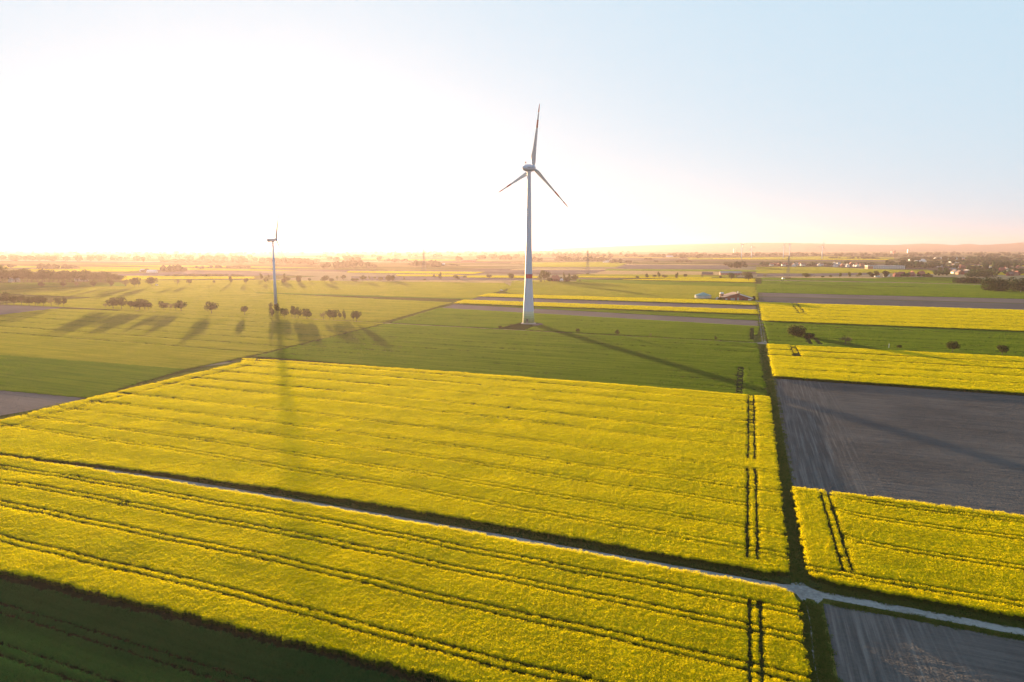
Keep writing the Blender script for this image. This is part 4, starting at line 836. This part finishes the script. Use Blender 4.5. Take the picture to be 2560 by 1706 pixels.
wood('distant_wood', [(d7, 620, 1900, 425, 405, 340, 110), (d7, 1890, 2220, 430, 415, 312, 110)], 'glowing wood under the sun')
wood('distant_wood', [(d6, 1225, 2190, 528, 505, 345, 120)], 'glowing orange wood beyond the smaller turbine')
wood('distant_wood', [(d6, 0, 1200, 470, 380, 280, 140), (d6, 1100, 2353, 420, 300, 230, 140), (d5, 0, 2353, 330, 240, 170, 140), (d6, 0, 2353, 280, 210, 170, 160)], 'glowing tree belts beneath the sun')
wood('grove', [(d5, 460, 1060, 495, 470, 352, 95), (d5, 1050, 1400, 478, 468, 440, 50)], 'dark hazy grove with a farm roof', dens=1.3)
wood('distant_wood', [(d5, 0, 480, 412, 395, 330, 100), (d5, 860, 1190, 325, 310, 255, 100)], 'hazy wood beside the dark grove')
wood('distant_wood', [(d5, 1340, 1490, 405, 390, 262, 90), (d5, 1640, 1740, 400, 390, 345, 60), (d5, 1700, 2353, 375, 345, 240, 120), (d4, 0, 240, 340, 300, 235, 110), (d4, 360, 570, 400, 385, 300, 90)], 'mauve wood behind the tall turbine')
wood('distant_wood', [(d4, 740, 1130, 392, 375, 285, 100), (d4, 1130, 1800, 400, 350, 290, 90), (d4, 1800, 2230, 432, 410, 345, 80)], 'wood with scattered farm roofs beyond the pylon')
wood('distant_wood', [(d4, 400, 2353, 330, 250, 195, 140), (d3, 0, 1300, 345, 260, 212, 130), (d4, 0, 2353, 250, 205, 180, 160)], 'long misty forest below the low ridge', dens=1.3)
wood('distant_wood', [(d3, 840, 1660, 325, 300, 245, 110), (d3, 1640, 2353, 310, 260, 212, 120), (d2, 0, 940, 308, 270, 210, 120), (d2, 900, 2353, 310, 250, 225, 120), (d1, 0, 2353, 330, 240, 205, 120)], 'misty forest below the hills', dens=1.3)
wood('copse', [(d3, 660, 930, 412, 400, 355, 60), (d3, 60, 240, 375, 365, 320, 50), (d3, 270, 360, 412, 405, 368, 30)], 'small dark copses on the far meadow', LEAF_DARK, dens=1.5)
wood('copse', [(d3, 1650, 1965, 522, 500, 385, 90), (d3, 1560, 1680, 475, 460, 385, 70), (d3, 1860, 1960, 450, 440, 375, 60)], 'dark rounded copse beside the hamlet', LEAF_DARK, dens=1.6)
wood('hedge', [(d2, 1100, 1330, 342, 335, 308, 40), (d2, 1460, 2050, 352, 340, 305, 60)], 'hedge on the far green fields', LEAF_DARK, 'hedge', 1.4)
wood('village_trees', [(d3, 2180, 2353, 490, 470, 385, 80), (d2, -50, 700, 480, 420, 395, 60), (d2, 740, 880, 488, 470, 398, 70), (d2, 950, 1240, 480, 440, 405, 60), (d2, 1400, 1500, 450, 440, 372, 50), (d2, 1560, 1950, 470, 430, 395, 45), (d2, 1780, 2000, 530, 490, 440, 60)], 'trees among the village houses', LEAF_BLUISH, dens=1.2)
wood('village_trees', [(d2, 2150, 2353, 480, 470, 355, 90), (d1, 0, 560, 540, 480, 345, 110), (d1, 560, 900, 520, 470, 400, 80), (d1, 700, 990, 660, 560, 490, 90)], 'tall trees around the long school building', LEAF_BLUISH, dens=1.4)
wood('village_trees', [(d1, 960, 1500, 560, 430, 440, 90), (d1, 1450, 2353, 560, 440, 370, 100), (d1, 560, 2353, 460, 400, 340, 90), (d1, 1300, 2353, 640, 560, 500, 80), (d1, 0, 2353, 400, 330, 290, 90)], 'town trees around the scattered houses', LEAF_BLUISH, dens=1.2)
wood('garden_trees', [(d1, 70, 340, 680, 665, 580, 60), (d1, 380, 660, 680, 670, 600, 60)], 'garden trees of the red brick houses', LEAF_DARK, 'trees', 1.2)
def copse(name, spans, label, mat, cat):       # nearer dark stands, leafy surface
    T = []
    for cf, x0, x1, ba, to_, depth in spans:
        k = cf(1, 0)[0] - cf(0, 0)[0]; a = Vector(G(*cf(x0, ba))); b_ = Vector(G(*cf(x1, ba)))
        D = a.y * math.cos(PITCH) + CAM_H * math.sin(PITCH); h = (ba - to_) * k * D / FPX
        L = (b_ - a).length; dx = (b_ - a).normalized(); ny = Vector((-dx.y, dx.x))
        cnt = int(L * h * .9) + 300; blobs = [(random.uniform(.02, .98), random.uniform(.1, .9), random.uniform(.75, 1.05)) for i in range(int(L / 4) + 5)]
        for i in range(cnt * 4):
            t, dd, hh = random.choice(blobs); d = np.array((random.gauss(0, 1), random.gauss(0, 1), random.gauss(0, 1)))
            d /= np.linalg.norm(d); r_ = h * .52
            endf = min(1.0, .62 + 3.5 * min(t, 1 - t))
            p = a + dx * (t * L) + ny * (dd * depth); c = np.array((p.x, p.y, h * hh * endf * .5)) + d * np.array((r_ * .8, r_ * .8, h * hh * endf * .5)) * random.uniform(.85, 1.03)
            if c[2] < .1: continue
            n = d + np.array((random.gauss(0, .6), random.gauss(0, .6), random.gauss(0, .6))); n /= np.linalg.norm(n)
            q = np.cross(n, (random.gauss(0, 1), random.gauss(0, 1), random.gauss(0, 1))); q /= np.linalg.norm(q); w2 = np.cross(n, q); z = random.uniform(.5, 1.1)
            T += [c - q * z - w2 * z * .5, c + q * z - w2 * z * .6, c + w2 * z]
    return tag(mesh_obj(name, T, [(3 * i, 3 * i + 1, 3 * i + 2) for i in range(len(T) // 3)], mat), label, cat, None, 'stuff')
copse('dark_copse', [(d1, 1740, 2700, 955, 702, 26)], 'dark clipped copse at the end of the green strips', LEAF_DARK, 'copse')
copse('dark_copse', [(d1, 1130, 1730, 805, 690, 22)], 'long low copse with whitish blossom behind the pale track', LEAF_DARK, 'copse')
copse('dark_copse', [(d1, 1400, 1900, 690, 555, 30)], 'taller copse between low copse and the houses', LEAF_BLUISH, 'copse')

# ------------------------------------------------------------------ buildings
BRICK = paint('red brick', rgb(.24, .05, .035), .85, .2, 1.5)
BRICK_L = paint('orange brick', rgb(.42, .20, .11), .85, .15, 1.5)
RENDER_W = paint('white render', rgb(.68, .66, .62), .8, .06, .5)
ROOF_R = paint('red clay tiles', rgb(.30, .09, .055), .8, .25, 1.2)
ROOF_B = paint('brown roof tiles', rgb(.17, .10, .085), .8, .2, 1.2)
ROOF_G = paint('grey roof sheet', rgb(.22, .22, .23), .6, .15, .6)
ROOF_P = paint('pale roof sheet', rgb(.62, .62, .64), .5, .08, .3)
GLASS = paint('window glass', rgb(.05, .06, .075), .12, .1, 1)
TEAL = paint('teal tarpaulin', rgb(.06, .22, .22), .6, .12, .3)
FRAME = paint('white window frame', rgb(.7, .7, .7), .6, .05, 1)
def house(name, x, y, yaw, L, Dp, hw, hr, wall, roof, label, cat='house', group=None, wins=(3, 1), door=True, chim=False, hip=0.0, over=.4):
    T = empty(name, (x, y, 0), yaw, label, cat, group); l2, d2_ = L / 2, Dp / 2
    b = MB(); rz = hr - .12
    b.add([(-l2, -d2_, 0), (l2, -d2_, 0), (l2, d2_, 0), (-l2, d2_, 0), (-l2, -d2_, hw), (l2, -d2_, hw), (l2, d2_, hw), (-l2, d2_, hw), (-l2 + hip * L, 0, rz), (l2 - hip * L, 0, rz)],
          [(0, 1, 5, 4), (2, 3, 7, 6), (1, 2, 6, 9, 5) if not hip else (1, 2, 6, 5), (3, 0, 4, 8, 7) if not hip else (3, 0, 4, 7), (0, 3, 2, 1)])
    b.build('wall', wall, T)
    sl = (hr - hw) / d2_; ze = hw - over * sl; t = .18; e = over; b = MB(); q = hip * L
    top = [(-l2 - e, -d2_ - e, ze + t), (l2 + e, -d2_ - e, ze + t), (l2 + e, d2_ + e, ze + t), (-l2 - e, d2_ + e, ze + t), (-l2 - e + q, 0, hr + t), (l2 + e - q, 0, hr + t)]
    bot = [(p[0], p[1], p[2] - t + .02) for p in top]
    fs = [(0, 1, 5, 4), (2, 3, 4, 5), (7, 6, 10, 11), (9, 8, 11, 10), (0, 6, 7, 1), (2, 8, 9, 3)]
    fs += [(1, 2, 5), (3, 0, 4), (8, 7, 11), (6, 9, 10), (1, 7, 8, 2), (3, 9, 6, 0)] if hip else [(1, 7, 11, 5), (5, 11, 8, 2), (0, 4, 10, 6), (4, 3, 9, 10)]
    b.add(top + bot, fs); rf = b.build('roof', roof, T)
    if chim: b = MB(); b.box(l2 * .3, l2 * .3 + .8, -.4, .4, hr - .8, hr + 1.1); b.build('chimney', BRICK, rf)
    if wins:
        nx, nz = wins; me_f = None
        for side in (-1, 1):
            for j in range(nz):
                for i in range(nx):
                    wx = -l2 + L * (i + .5) / nx; wz = hw * (j + .35) / nz
                    b = MB(); b.box(wx - .6, wx + .6, side * d2_ - .05, side * d2_ + .05, wz, wz + min(1.3, hw / nz * .5)); f = b.build('window', FRAME, T)
                    b = MB(); b.box(wx - .5, wx + .5, side * d2_ - .07, side * d2_ + .07, wz + .1, wz + min(1.2, hw / nz * .5 - .1)); b.build('pane', GLASS, f)
    if door: b = MB(); b.box(l2 - .04, l2 + .06, -.55, .55, 0, 2.1); b.build('door', DARKM, T)
    return T
def at(cf, x, y): return G(*cf(x, y))
# the red barn by the lane
bx0 = at(d3, 1535, 1112); bx1 = at(d3, 2062, 1118); Wd = math.dist(bx0, bx1); mx = ((bx0[0] + bx1[0]) / 2, (bx0[1] + bx1[1]) / 2)
byaw = math.atan2(bx1[1] - bx0[1], bx1[0] - bx0[0])
BL = 30.0
BARN = empty('red_barn', (mx[0], mx[1], 0), byaw, 'low red brick barn with wide gable and pale roof edge', 'barn')
hw, hr, h2 = 3.1, 7.7, Wd / 2
b = MB(); b.add([(-h2, 0, 0), (h2, 0, 0), (h2, BL, 0), (-h2, BL, 0), (-h2, 0, hw), (h2, 0, hw), (h2, BL, hw), (-h2, BL, hw), (0, 0, hr), (0, BL, hr)], [(0, 1, 5, 8, 4), (1, 2, 6, 5), (2, 3, 7, 9, 6), (3, 0, 4, 7)]); b.build('wall', BRICK, BARN)
b = MB(); sl = (hr - hw) / h2
for s_ in (-1, 1):
    b.add([(0, -.8, hr + .2), (s_ * (h2 + .8), -.8, hw - .8 * sl + .2), (s_ * (h2 + .8), BL + .8, hw - .8 * sl + .2), (0, BL + .8, hr + .2), (0, -.8, hr + .03), (s_ * (h2 + .8), -.8, hw - .8 * sl + .03), (s_ * (h2 + .8), BL + .8, hw - .8 * sl + .03), (0, BL + .8, hr + .03)],
          [(0, 1, 2, 3), (7, 6, 5, 4), (0, 4, 5, 1), (1, 5, 6, 2), (2, 6, 7, 3)])
rf = b.build('roof', ROOF_B, BARN)
b = MB(); b.add([(1.6, -.88, hr - 1.6 * sl + .3), (h2 + .9, -.88, hw - .9 * sl + .3), (h2 + .9, -.88, hw - .9 * sl - .9), (1.6, -.88, hr - 1.6 * sl - .7), (1.6, -.82, hr - 1.6 * sl + .3), (h2 + .9, -.82, hw - .9 * sl + .3), (h2 + .9, -.82, hw - .9 * sl - .9), (1.6, -.82, hr - 1.6 * sl - .7)], [(0, 3, 2, 1), (4, 5, 6, 7), (0, 1, 5, 4), (2, 3, 7, 6)]); b.build('bargeboard', ROOF_P, rf)
for k, (px_, py_, m_) in enumerate(((-1.2, 2, DARKM), (.6, 6, ROOF_P), (2.0, 3, DARKM))):
    b = MB(); b.lathe([(.45, hr - 1), (.45, hr + 1.9), (.6, hr + 2.0), (.6, hr + 2.3)], 12, px_, py_); b.build('roof_vent', m_, rf)
for wx, ww, wz, wh, m_ in ((-h2 + 3, 2.2, .9, 1.0, ROOF_P), (h2 - 2.6, 3.6, .5, 1.1, ROOF_P), (.2, 2.2, 0, 3.2, GREY), (.2, 1.6, 4.6, 1.3, DARKM), (-5.5, 4.5, 0, 2.6, GREY), (6, 2, 1.0, 1.2, GLASS)):
    b = MB(); b.box(wx - ww / 2, wx + ww / 2, -.1, .08, wz, wz + wh); b.build('window' if wz > .3 else 'door', m_, BARN)
px_, py_ = at(d3, 1500, 1090)
SI = empty('brick_silo', (px_, py_, 0), 0, 'orange brick silo tower with white cap beside the barn', 'silo')
b = MB(); b.lathe([(2.0, 0), (2.0, 6.2)], 20); b.build('shaft', BRICK_L, SI, False)
b = MB(); b.lathe([(2.25, 6.2), (2.25, 7.4), (.3, 8.0)], 20); b.build('cap', ROOF_P, SI)
px_, py_ = at(d3, 1425, 1108)
TK = empty('small_dome_tank', (px_, py_, 0), 0, 'small pale domed tank half hidden by the bush', 'tank')
b = MB(); b.lathe([(2.2, 0), (2.2, 1.4), (1.9, 2.4), (1.1, 3.1), (.05, 3.35)], 20); b.build('shell', CONC, TK, True)
b = MB(); b.bar((0, 0, 3.3), (0, 0, 3.9), .15, 8); b.build('vent', GREY, TK)
px_, py_ = at(d3, 1197, 1086); tr_ = 9.2
SL = empty('slurry_tank', (px_, py_ + tr_, 0), 0, 'round pale slurry tank with conical teal cover', 'tank')
b = MB(); b.lathe([(tr_, 0), (tr_, 3.7)], 40); b.build('wall', paint('pale tank concrete', rgb(.42, .46, .42), .8, .12, .5), SL)
b = MB(); b.lathe([(tr_ + .25, 3.55), (tr_ + .25, 3.8), (tr_ * .5, 5.35), (1.2, 6.8), (.1, 7.0)], 40); b.build('cover', TEAL, SL)
for k in range(12):
    a = 2 * math.pi * k / 12; b = MB(); b.bar((math.cos(a) * (tr_ + .12), math.sin(a) * (tr_ + .12), 0), (math.cos(a) * (tr_ + .12), math.sin(a) * (tr_ + .12), 3.5), .12); b.build('rib', GREY, SL)
# farmhouse
px_, py_ = at(d4, 800, 768)
house('farmhouse', px_, py_ + 7, R(-20), 15, 11, 4.2, 10.5, BRICK, ROOF_R, 'old farmhouse with steep red roof among garden trees', 'house', None, (4, 1), True, True, .18)
px_, py_ = at(d4, 900, 766)
house('farm_shed', px_, py_ + 5, R(-15), 9, 7, 2.6, 4.6, RENDER_W, ROOF_P, 'small white shed beside the old farmhouse', 'shed', None, (2, 1))
px_, py_ = at(d3, 1255, 656); house('red_shed', px_, py_ + 6, R(-25), 22, 10, 3, 7, BRICK_L, ROOF_B, 'small red shed across the straw field', 'shed', None, (3, 1))
px_, py_ = at(d3, 1690, 648); house('red_barn', px_, py_ + 8, R(-8), 46, 14, 4, 8, BRICK, ROOF_G, 'long red shed with grey roof behind the large dark tree', 'barn', None, (7, 1))
px_, py_ = at(d8, 232, 778); house('white_house', px_, py_ + 4, R(65), 13, 11, 3.2, 8.6, RENDER_W, ROOF_P, 'white gabled house at the edge of the grove', 'house', None, (3, 1))
px_, py_ = at(d8, 1470, 760); house('pale_farm_building', px_, py_ + 5, R(5), 18, 11, 4, 8, RENDER_W, ROOF_P, 'pale roofed building half hidden in the grove', 'house', None, (4, 1))
for (cx, cy, ln, lab) in ((262, 575, 12, 'pale roofed farm house in the haze'), (425, 592, 22, 'long white roofed shed in the haze')):
    px_, py_ = at(d7, cx, cy + 14); house('farm_building', px_, py_ + 5, R(-6), ln, 10, 3.5, 6.5, RENDER_W, ROOF_P, lab, 'farm building', None, (4, 1))
px_, py_ = at(d5, 1075, 470); house('farm_building', px_, py_, R(10), 16, 11, 3.6, 6.5, RENDER_W, ROOF_P, 'white farm roof at the end of the dark grove', 'farm building', None, (4, 1))
px_, py_ = at(d5, 1545, 408); house('farm_building', px_, py_, R(4), 60, 20, 5, 9, BRICK, ROOF_B, 'long brown farm hall beyond the yellow strips', 'farm building', None, (8, 1))
px_, py_ = at(d4, 1750, 418); house('farm_building', px_, py_, R(80), 28, 34, 4.5, 9, RENDER_W, ROOF_P, 'pale twin gabled farm hall beside the tree clump', 'farm building', None, (4, 1))
px_, py_ = at(d3, 550, 318); house('long_hall', px_, py_, R(0), 75, 25, 5, 9, RENDER_W, ROOF_P, 'long white greenhouse hall before the misty forest', 'hall', None, (10, 1))
# school, halls, houses
px_, py_ = at(d2, 2180, 538)
SC = empty('school_building', (px_, py_ + 10, 0), R(-2), 'long flat roofed pale building below the village trees', 'school'); L_ = 100
b = MB(); b.box(-L_ / 2, L_ / 2, -9, 9, 0, 8.2); b.build('wall', RENDER_W, SC)
b = MB(); b.box(-L_ / 2 - .5, L_ / 2 + .5, -9.5, 9.5, 8.22, 8.9); b.build('roof', ROOF_P, SC)
b = MB(); b.box(-L_ / 2 - .06, -L_ / 2 + 14, -9.08, 9.06, .02, 8.18); b.build('brick_wing', BRICK_L, SC)
for i in range(18):
    for j in range(2):
        wx = -L_ / 2 + 17 + i * 4.6; b = MB(); b.box(wx - 1.6, wx + 1.6, -9.09, -8.9, 1.2 + j * 3.8, 3.2 + j * 3.8); b.build('window', GLASS, SC)
halls = [(d1, 940, 362, 120, 30, 9, 'long blue grey warehouse among town trees', ROOF_P), (d1, 1160, 362, 70, 30, 8, 'second pale warehouse beside the long one', ROOF_P), (d1, 1275, 374, 40, 26, 9, 'sunlit orange walled hall near the warehouses', ROOF_B), (d1, 380, 385, 60, 30, 8, 'pale roofed hall above the school trees', ROOF_P), (d1, 1165, 425, 70, 24, 6, 'low white roofed hall between houses and warehouses', ROOF_P), (d1, 450, 408, 40, 16, 6, 'white row building under the hall', ROOF_P)]
for cf, cx, cy, ln, dp, hh, lab, rf_ in halls:
    px_, py_ = at(cf, cx, cy); house('warehouse', px_, py_, R(-3), ln, dp, hh * .75, hh, BRICK_L if 'orange' in lab else RENDER_W, rf_, lab, 'warehouse', None, (8, 1))
# village houses: each a thing of its own
cols = [('white', RENDER_W), ('brick', BRICK), ('sandy', BRICK_L)]
roofs = [('red tiled', ROOF_R), ('brown', ROOF_B), ('grey', ROOF_G)]
def village(cf, spots, where, grp, L0=11):
    cnt = {}
    for i, (cx, cy, ci, ri, yaw) in enumerate(spots):
        px_, py_ = at(cf, cx, cy); ca, cm = cols[ci]; ra, rm = roofs[ri]
        house('village_house', px_, py_ + random.uniform(2, 20), R(yaw), random.uniform(.9, 1.3) * L0, 9.5, random.uniform(3.6, 5.2), random.uniform(8, 9.8), cm, rm,
              f'{ca} house with {ra} roof, {ordinal(i + 1)} in {where}', 'house', grp, (2, 1), False, random.random() < .4)
village(d2, [(95, 478, 0, 0, 10), (160, 470, 1, 0, 5), (215, 480, 1, 0, 80), (300, 480, 0, 0, -5), (330, 465, 1, 0, 5), (430, 475, 1, 0, 10), (480, 488, 0, 1, 85), (545, 470, 0, 2, 5), (620, 470, 1, 0, 80), (660, 478, 0, 1, 5), (900, 475, 1, 1, 5), (960, 485, 0, 2, 85), (1015, 470, 0, 1, 5), (1225, 455, 0, 2, 85), (1290, 498, 0, 2, 5), (1310, 460, 0, 2, 5), (1370, 490, 1, 0, 80), (1490, 500, 0, 2, 85), (1550, 465, 1, 0, 80), (1620, 490, 0, 1, 5), (1680, 460, 1, 0, 5), (1700, 495, 0, 1, 85), (1760, 485, 2, 0, 5)], 'the village row', 'houses of the village row')
village(d2, [(2060, 685, 0, 0, 5), (2260, 680, 0, 0, 80)], 'the red roofed lane', 'houses of the red roofed lane')
village(d1, [(25, 678, 1, 0, 5), (115, 672, 1, 0, 5), (330, 672, 1, 0, 10), (365, 668, 2, 0, 85), (470, 668, 1, 0, 5), (530, 668, 1, 0, 5)], 'the brick terrace by the fields', 'houses of the brick terrace')
village(d1, [(1050, 605, 1, 1, 5), (1160, 625, 0, 1, 80), (1110, 590, 1, 2, 5), (1240, 640, 2, 1, 85), (1290, 640, 1, 1, 5), (1360, 620, 0, 1, 80), (1385, 625, 0, 2, 85), (1225, 520, 0, 0, 80), (1260, 530, 1, 0, 5), (1115, 500, 0, 1, 80), (830, 500, 0, 2, 5), (1500, 525, 0, 2, 10), (1575, 520, 0, 2, 80), (1720, 520, 1, 0, 80), (1690, 555, 1, 0, 5), (1780, 555, 0, 2, 85), (2055, 530, 1, 0, 10), (2050, 575, 0, 1, 80), (2190, 625, 0, 2, 5), (2240, 630, 2, 1, 80), (2335, 540, 2, 0, 80), (2290, 665, 2, 0, 5), (2340, 655, 1, 0, 80), (2110, 660, 1, 1, 5), (1970, 580, 1, 0, 5)], 'the town beyond the copse', 'houses of the town beyond the copse')
px_, py_ = at(d2, 2270, 262); x0_, y0_ = px_, py_
def tower_block(x, y, w_, h, mat, label):
    T = empty('tower_block', (x, y, 0), 0, label, 'tower block'); b = MB(); b.box(-w_ / 2, w_ / 2, -w_ / 2, w_ / 2, 0, h); b.build('wall', mat, T)
    b = MB(); b.box(-w_ / 2 - .5, w_ / 2 + .5, -w_ / 2 - .5, w_ / 2 + .5, h + .01, h + 1.5); b.build('roof', ROOF_G, T)
    for j in range(int(h / 8)):
        b = MB(); b.box(-w_ / 2 + 1, w_ / 2 - 1, -w_ / 2 - .1, -w_ / 2 + .1, 3 + j * 8, 6 + j * 8); b.build('window', GLASS, T)
tower_block(x0_, y0_, 12, 26, RENDER_W, 'pale tower block rising over the misty town')
px_, py_ = at(d2, 2320, 262); tower_block(px_, py_, 16, 32, BRICK, 'darker tower block next to the pale one')
px_, py_ = at(d3, 1735, 232); tower_block(px_, py_, 26, 45, RENDER_W, 'faint white tower behind the distant turbines')
px_, py_ = at(d1, 225, 240); tower_block(px_, py_, 20, 40, GREY, 'dark slim tower on the misty town edge')

# ------------------------------------------------------------------ pylons
STEEL = paint('galvanised lattice steel', rgb(.16, .17, .175), .55, .12, .5)
def pylon(cf, cx, base, top, label, r=.22):
    x, y = at(cf, cx, base); D = y * math.cos(PITCH) + CAM_H * math.sin(PITCH); k = cf(1, 0)[0] - cf(0, 0)[0]; H = (base - top) * k * D / FPX
    T = empty('lattice_pylon', (x, y, 0), R(20), label, 'pylon', 'lattice pylons of the power line')
    wz = lambda z: np.interp(z / H, [0, .55, 1], [H * .085, H * .026, H * .008])
    zs = [0, .13, .25, .36, .46, .55, .64, .72, .80, .88, .95, 1.0]; b = MB()
    for sx in (-1, 1):
        for sy in (-1, 1):
            lg = MB()
            for a_, c_ in zip(zs[:-1], zs[1:]): lg.bar((sx * wz(a_ * H), sy * wz(a_ * H), a_ * H), (sx * wz(c_ * H), sy * wz(c_ * H), c_ * H), r * 1.25)
            lg.build('leg', STEEL, T)
    for a_, c_ in zip(zs[:-1], zs[1:]):
        wa, wc = wz(a_ * H), wz(c_ * H)
        for s_ in (-1, 1):
            b.bar((-wa, s_ * wa, a_ * H), (wc, s_ * wc, c_ * H), r * .7, 3); b.bar((wa, s_ * wa, a_ * H), (-wc, s_ * wc, c_ * H), r * .7, 3)
            b.bar((s_ * wa, -wa, a_ * H), (s_ * wc, wc, c_ * H), r * .7, 3); b.bar((s_ * wa, wa, a_ * H), (s_ * wc, -wc, c_ * H), r * .7, 3)
    b.build('bracing', STEEL, T)
    for z, ln in ((.58, .15), (.73, .20), (.87, .13)):
        b = MB(); L_ = ln * H
        for s_ in (-1, 1):
            for q in (-1, 1): b.bar((0, q * wz(z * H), z * H), (s_ * L_, 0, z * H + .6), r * .8, 3); b.bar((0, q * wz(z * H), z * H + H * .035), (s_ * L_, 0, z * H + .7), r * .8, 3)
            for t in (.55, .98): b.bar((s_ * L_ * t, 0, z * H + .5), (s_ * L_ * t, 0, z * H - 2.4), r * .6, 4)
        b.build('cross_arm', STEEL, T)
    return T
pylon(d2, 362, 712, 300, 'lattice pylon standing in the green field before the village')
pylon(d4, 1388, 636, 195, 'lattice pylon between the farmhouse and the straw field', .2)
pylon(d5, 738, 560, 150, 'hazy lattice pylon behind the dark grove', .24)
pylon(d7, 912, 400, 150, 'faint lattice pylon in the sun haze', .34)
wood('pylon_scrub', [(d2, 318, 412, 722, 716, 704, 22)], 'dark scrub under the pylon', LEAF_DARK, 'scrub')
wood('pylon_scrub', [(d4, 1365, 1410, 640, 636, 628, 16)], 'small scrub under the middle pylon', LEAF_DARK, 'scrub')

# ------------------------------------------------------------------ vehicles and small things
CARP = paint('white car paint', rgb(.72, .72, .72), .3, .03, 1); TYRE = paint('tyre rubber', rgb(.03, .03, .03), .9, .1, 3)
def car(x, y, yaw, label, van=False):
    T = empty('parked_car', (x, y, 0), yaw, label, 'van' if van else 'car'); L_, w_ = (5.4, 2.0) if van else (4.5, 1.8)
    hh = 2.3 if van else 1.5
    pr = [(-L_ / 2, .35), (L_ / 2, .35), (L_ / 2, .8), (L_ / 2 - .9, .95), (L_ / 2 - 1.7, hh - .05), (L_ / 2 - 2.2, hh), (-L_ / 2 + (.25 if van else .9), hh), (-L_ / 2 + .02, .95)]
    n = len(pr); b = MB(); b.add([(p[0], -w_ / 2, p[1]) for p in pr] + [(p[0], w_ / 2, p[1]) for p in pr], [tuple(range(n)), tuple(range(n, 2 * n))[::-1]] + [(i, n + i, n + (i + 1) % n, (i + 1) % n) for i in range(n)]); b.build('body', CARP, T)
    for s_ in (-1, 1):
        b = MB(); b.box(-L_ / 2 + 1.1, L_ / 2 - 2.2, s_ * w_ / 2 - .02, s_ * w_ / 2 + .02, 1.0, hh - .15); b.build('side_window', GLASS, T)
        for q in (-1, 1): b = MB(); b.bar((q * L_ * .3, s_ * (w_ / 2 - .2), .33), (q * L_ * .3, s_ * (w_ / 2 + .03), .33), .33, 14); b.build('wheel', TYRE, T)
    b = MB(); b.add([(L_ / 2 - .98, -w_ / 2 + .12, 1.06), (L_ / 2 - .98, w_ / 2 - .12, 1.06), (L_ / 2 - 1.66, w_ / 2 - .12, hh - .12), (L_ / 2 - 1.66, -w_ / 2 + .12, hh - .12)], [(0, 1, 2, 3)]); o = b.build('windscreen', GLASS, T); o.location = (.03, 0, .02)
px_, py_ = at(a6, 95, 622); car(px_, py_, R(-15), 'white car on the diagonal track west of the tall turbine')
px_, py_ = at(c1, 1442, 568); car(px_, py_, R(-35), 'white van on the farther road beside a broad tree', True)
px_, py_ = at(d2, 285, 722); car(px_, py_, R(5), 'pale van parked next to the pylon scrub', True)
def post(x, y, h, label, name='marker_post'):
    T = empty(name, (x, y, 0), 0, label, 'post'); b = MB(); b.lathe([(.14, 0), (.13, h)], 10); b.build('shaft', FRAME, T); b = MB(); b.lathe([(.17, h), (.17, h + .25), (.05, h + .4)], 10); b.build('cap', ROOF_P, T)
px_, py_ = at(c4, 1110, 1150); post(px_, py_, 2.6, 'white marker post at the edge of the yellow block')
px_, py_ = at(c4, 2322, 632); post(px_, py_, 2.2, 'pale post in front of the dark copse')

# ------------------------------------------------------------------ hills
HILL = N('wooded hill slopes'); HILL = HILL.leaf(HILL.mix(HILL.ramp(HILL.noise(HILL.pos(), .01, 4, .6).outputs['Fac'], .35, .65), rgb(.03, .05, .05), rgb(.05, .075, .07)), .1)
def ridge(name, prof, dist, thick, label, base=622):
    prof = [(p[0], 621 - (621 - p[1]) * .82) for p in prof]; xs = [p[0] for p in prof]; V = []; F = []; K = 90; rows = 9
    rg = np.random.default_rng(5)
    pxs = np.linspace(xs[0], xs[-1], K); py = np.interp(pxs, xs, [p[1] for p in prof])
    for j in range(rows):
        q = (j / (rows - 1)) * 2 - 1; f = math.cos(q * math.pi / 2) ** .8 if abs(q) < 1 else 0
        for i in range(K):
            x = (pxs[i] - 1280) / FPX * dist; y = dist + q * thick
            h = max(0, (620 - py[i]) / FPX * dist + CAM_H); x *= y / dist
            V.append((x, y, h * f * (1 + rg.normal() * .012) - .5))
    for j in range(rows - 1):
        for i in range(K - 1): F.append((j * K + i, j * K + i + 1, (j + 1) * K + i + 1, (j + 1) * K + i))
    return tag(mesh_obj(name, V, F, HILL, None, None, True), label, None, None, 'structure')
ridge('hills', [(1380, 623), (1460, 619), (1600, 613), (1720, 609), (1800, 607), (1900, 604.5), (1990, 605.5), (2080, 608.5), (2200, 611), (2400, 616), (2560, 620), (2700, 624)], 13000, 700, 'low wooded ridge on the horizon')
ridge('hills', [(2120, 620), (2190, 613), (2240, 610.5), (2270, 608.5), (2300, 607), (2345, 609), (2370, 612), (2405, 608.5), (2420, 608), (2440, 611), (2480, 609), (2520, 606), (2550, 603), (2600, 606), (2700, 612), (2850, 622)], 13500, 700, 'rolling blue hills on the horizon')

# ------------------------------------------------------------------ haze
b = MB(); b.box(-14400, 14400, -2600, 14400, -1.2, 235)
hz = N('thin evening haze'); pv = hz.n('ShaderNodeVolumePrincipled')
pv.inputs['Color'].default_value = (.45, .37, .40, 1); pv.inputs['Density'].default_value = HAZE_DENSITY; pv.inputs['Anisotropy'].default_value = HAZE_ANISO
hz.t.links.new(pv.outputs[0], hz.out.inputs['Volume'])
tag(b.build('haze', hz.m), None, None, None, 'stuff')
